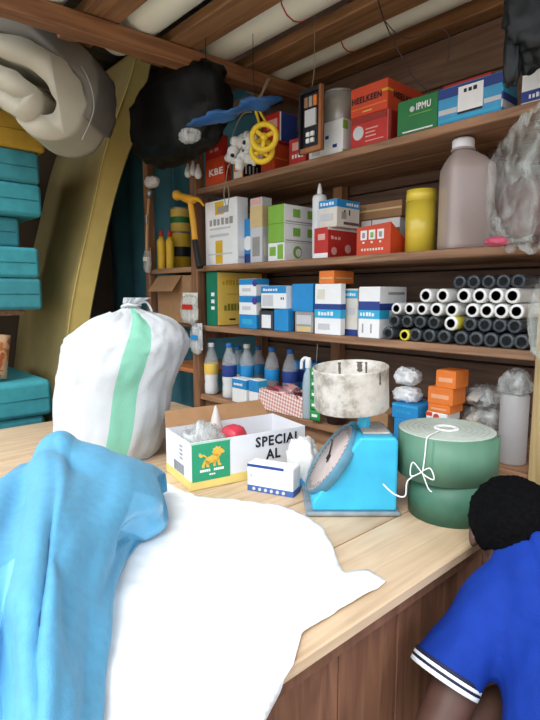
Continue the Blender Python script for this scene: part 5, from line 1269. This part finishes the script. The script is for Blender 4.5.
# hair: close-cropped dense curls
V, Fc = ell(HC-fh*.012+uh*.022, rh*.0835, fh*.092, uh*.088, 60, 90)
V2 = []
for v in V:
    dd_ = v-HC; ff = dd_.dot(fh); uu = dd_.dot(uh)
    k = 1+.030*fbm(v, 55, 3)+.022*fbm(v, 150, 2)
    p = HC+dd_*k
    lim = .045+.5*max(0, uu-.02)         # hairline: pull the cap off the face
    if ff > lim: p = p-fh*(ff-lim)*.9-(p-HC-fh*(p-HC).dot(fh))*.25*min(1, (ff-lim)/.04)
    if uu < -.045: p = p+uh*(-.045-uu)*.7
    V2.append(p)
o = fixn(mesh('hair', V2, Fc, HAIR, None, True)); o.parent = person; o.location = -person.location
# polo shirt
sh = [loft(torso), loft([(SL.lerp(cuff, f)+sx_*(.03*(1-f)), ax_l.cross(Fd).normalized()*r_, ax_l.cross(ax_l.cross(Fd)).normalized()*r_*1.0) for f, r_ in ((-.22, .045), (-.10, .066), (.1, .074), (.35, .072), (.7, .066), (1.0, .063))]),
      loft([(SR.lerp(cuffR, f)-sx_*(.03*(1-f)), ax_r.cross(Fd).normalized()*r_, ax_r.cross(ax_r.cross(Fd)).normalized()*r_) for f, r_ in ((-.22, .045), (-.10, .066), (.1, .074), (.35, .072), (.7, .066), (1.0, .063))])]
shirt = fuse('polo_shirt', sh, SHIRT, person, .006, 3)
# soft creases in the back
NRM = [v.normal.copy() for v in shirt.data.vertices]; CO = [v.co.copy() for v in shirt.data.vertices]
seam_n = (ax_l*.15-sx_).normalized()          # plane of the left armhole seam
seam_o = SL+sx_*.045
for v, c, n_ in zip(shirt.data.vertices, CO, NRM):
    a_ = fbm((c.x*3, c.y*3, c.z*1.2+2), 2.2, 3)
    ds = (c-seam_o).dot(seam_n)
    crease = .006*math.exp(-(ds/.007)**2) if c.z > .58 else 0
    fold_ = .010*math.sin((c-seam_o).dot(seam_n)*70+c.z*26+2*a_)*math.exp(-((ds+.02)/.07)**2)*(1 if c.z < .84 else .3)
    v.co = c+n_*(.010*a_+fold_*.6-crease)
o = tube('collar', [p for p in spline([C_[-1]+Vector((0, 0, -.004))+(sx_*math.cos(a*PI/6)*.064+(ups(6).normalized().cross(sx_))*math.sin(a*PI/6)*.058) for a in range(12)], 4, True)], .013, SHIRT, None, 10, True)
o.parent = shirt
def cuffband(c0, ax, off, h_, r_, m):
    u_ = ax.cross(Fd).normalized(); v_ = ax.cross(u_).normalized(); n_ = 40; V_ = []; F_ = []
    for (t_, rr) in ((0, r_-.004), (0, r_), (h_, r_), (h_, r_-.004)):
        for i in range(n_):
            a_ = 2*PI*i/n_; V_.append(c0+ax*(off+t_)+(u_*math.cos(a_)+v_*math.sin(a_))*rr)
    for k in range(4):
        for i in range(n_): l = (i+1) % n_; F_.append([k*n_+i, k*n_+l, ((k+1) % 4)*n_+l, ((k+1) % 4)*n_+i])
    o_ = fixn(mesh('cuff_stripe', V_, F_, m, None, True)); o_.parent = shirt
for (c0, ax) in ((cuff, ax_l), (cuffR, ax_r)):
    for off, h_, m in ((-.020, .007, NAVY), (-.013, .006, TRIMW), (-.007, .005, NAVY), (-.002, .008, TRIMW)): cuffband(c0, ax, off, h_, .0655, m)
# trousers and shoes
AL = KL+Vector((0, .02, -.40)); AR = KR+Vector((0, .02, -.40)); AL.z = AR.z = .09
fuse('trousers', [ell(Vector((hip.x, hip.y, .475)), ks*.165, kd*.13, Vector((0, 0, .105))), limb([HL, HL.lerp(KL, .5), KL], [.085, .078, .062]), limb([HR, HR.lerp(KR, .5), KR], [.085, .078, .062]),
                  limb([KL, KL.lerp(AL, .4), AL], [.060, .060, .045]), limb([KR, KR.lerp(AR, .4), AR], [.060, .060, .045])], TROU, person, .008, 5)
for A_ in (AL, AR):
    fz = Vector((A_.x, A_.y, 0)); o = fuse('shoe', [limb([fz-kd*.05+Vector((0, 0, .045)), fz+kd*.06+Vector((0, 0, .045)), fz+kd*.16+Vector((0, 0, .033))], [.040, .040, .030], 14)], mat('black_shoe', '17171a', .5, .1), person, .006, 3)
# green stool
st = thing('plastic_stool', 'green plastic stool under the seated person', 'stool', (hip.x, hip.y, .001))
GST = mat('green_stool_plastic', '2f8f4a', .4, .05)
lathe('seat', [(0, .335), (.145, .335), (.155, .340), (.155, .352), (.148, .358), (0, .358)], GST, st, 32)
for k in range(4):
    a = PI/4+k*PI/2; tube('leg', [(.17*math.cos(a), .17*math.sin(a), 0), (.12*math.cos(a), .12*math.sin(a), .340)], [.018, .015], GST, st, 10)
tube('stretcher_ring', [(.145*math.cos(a*PI/12), .145*math.sin(a*PI/12), .16) for a in range(24)], .008, GST, st, 8, True)
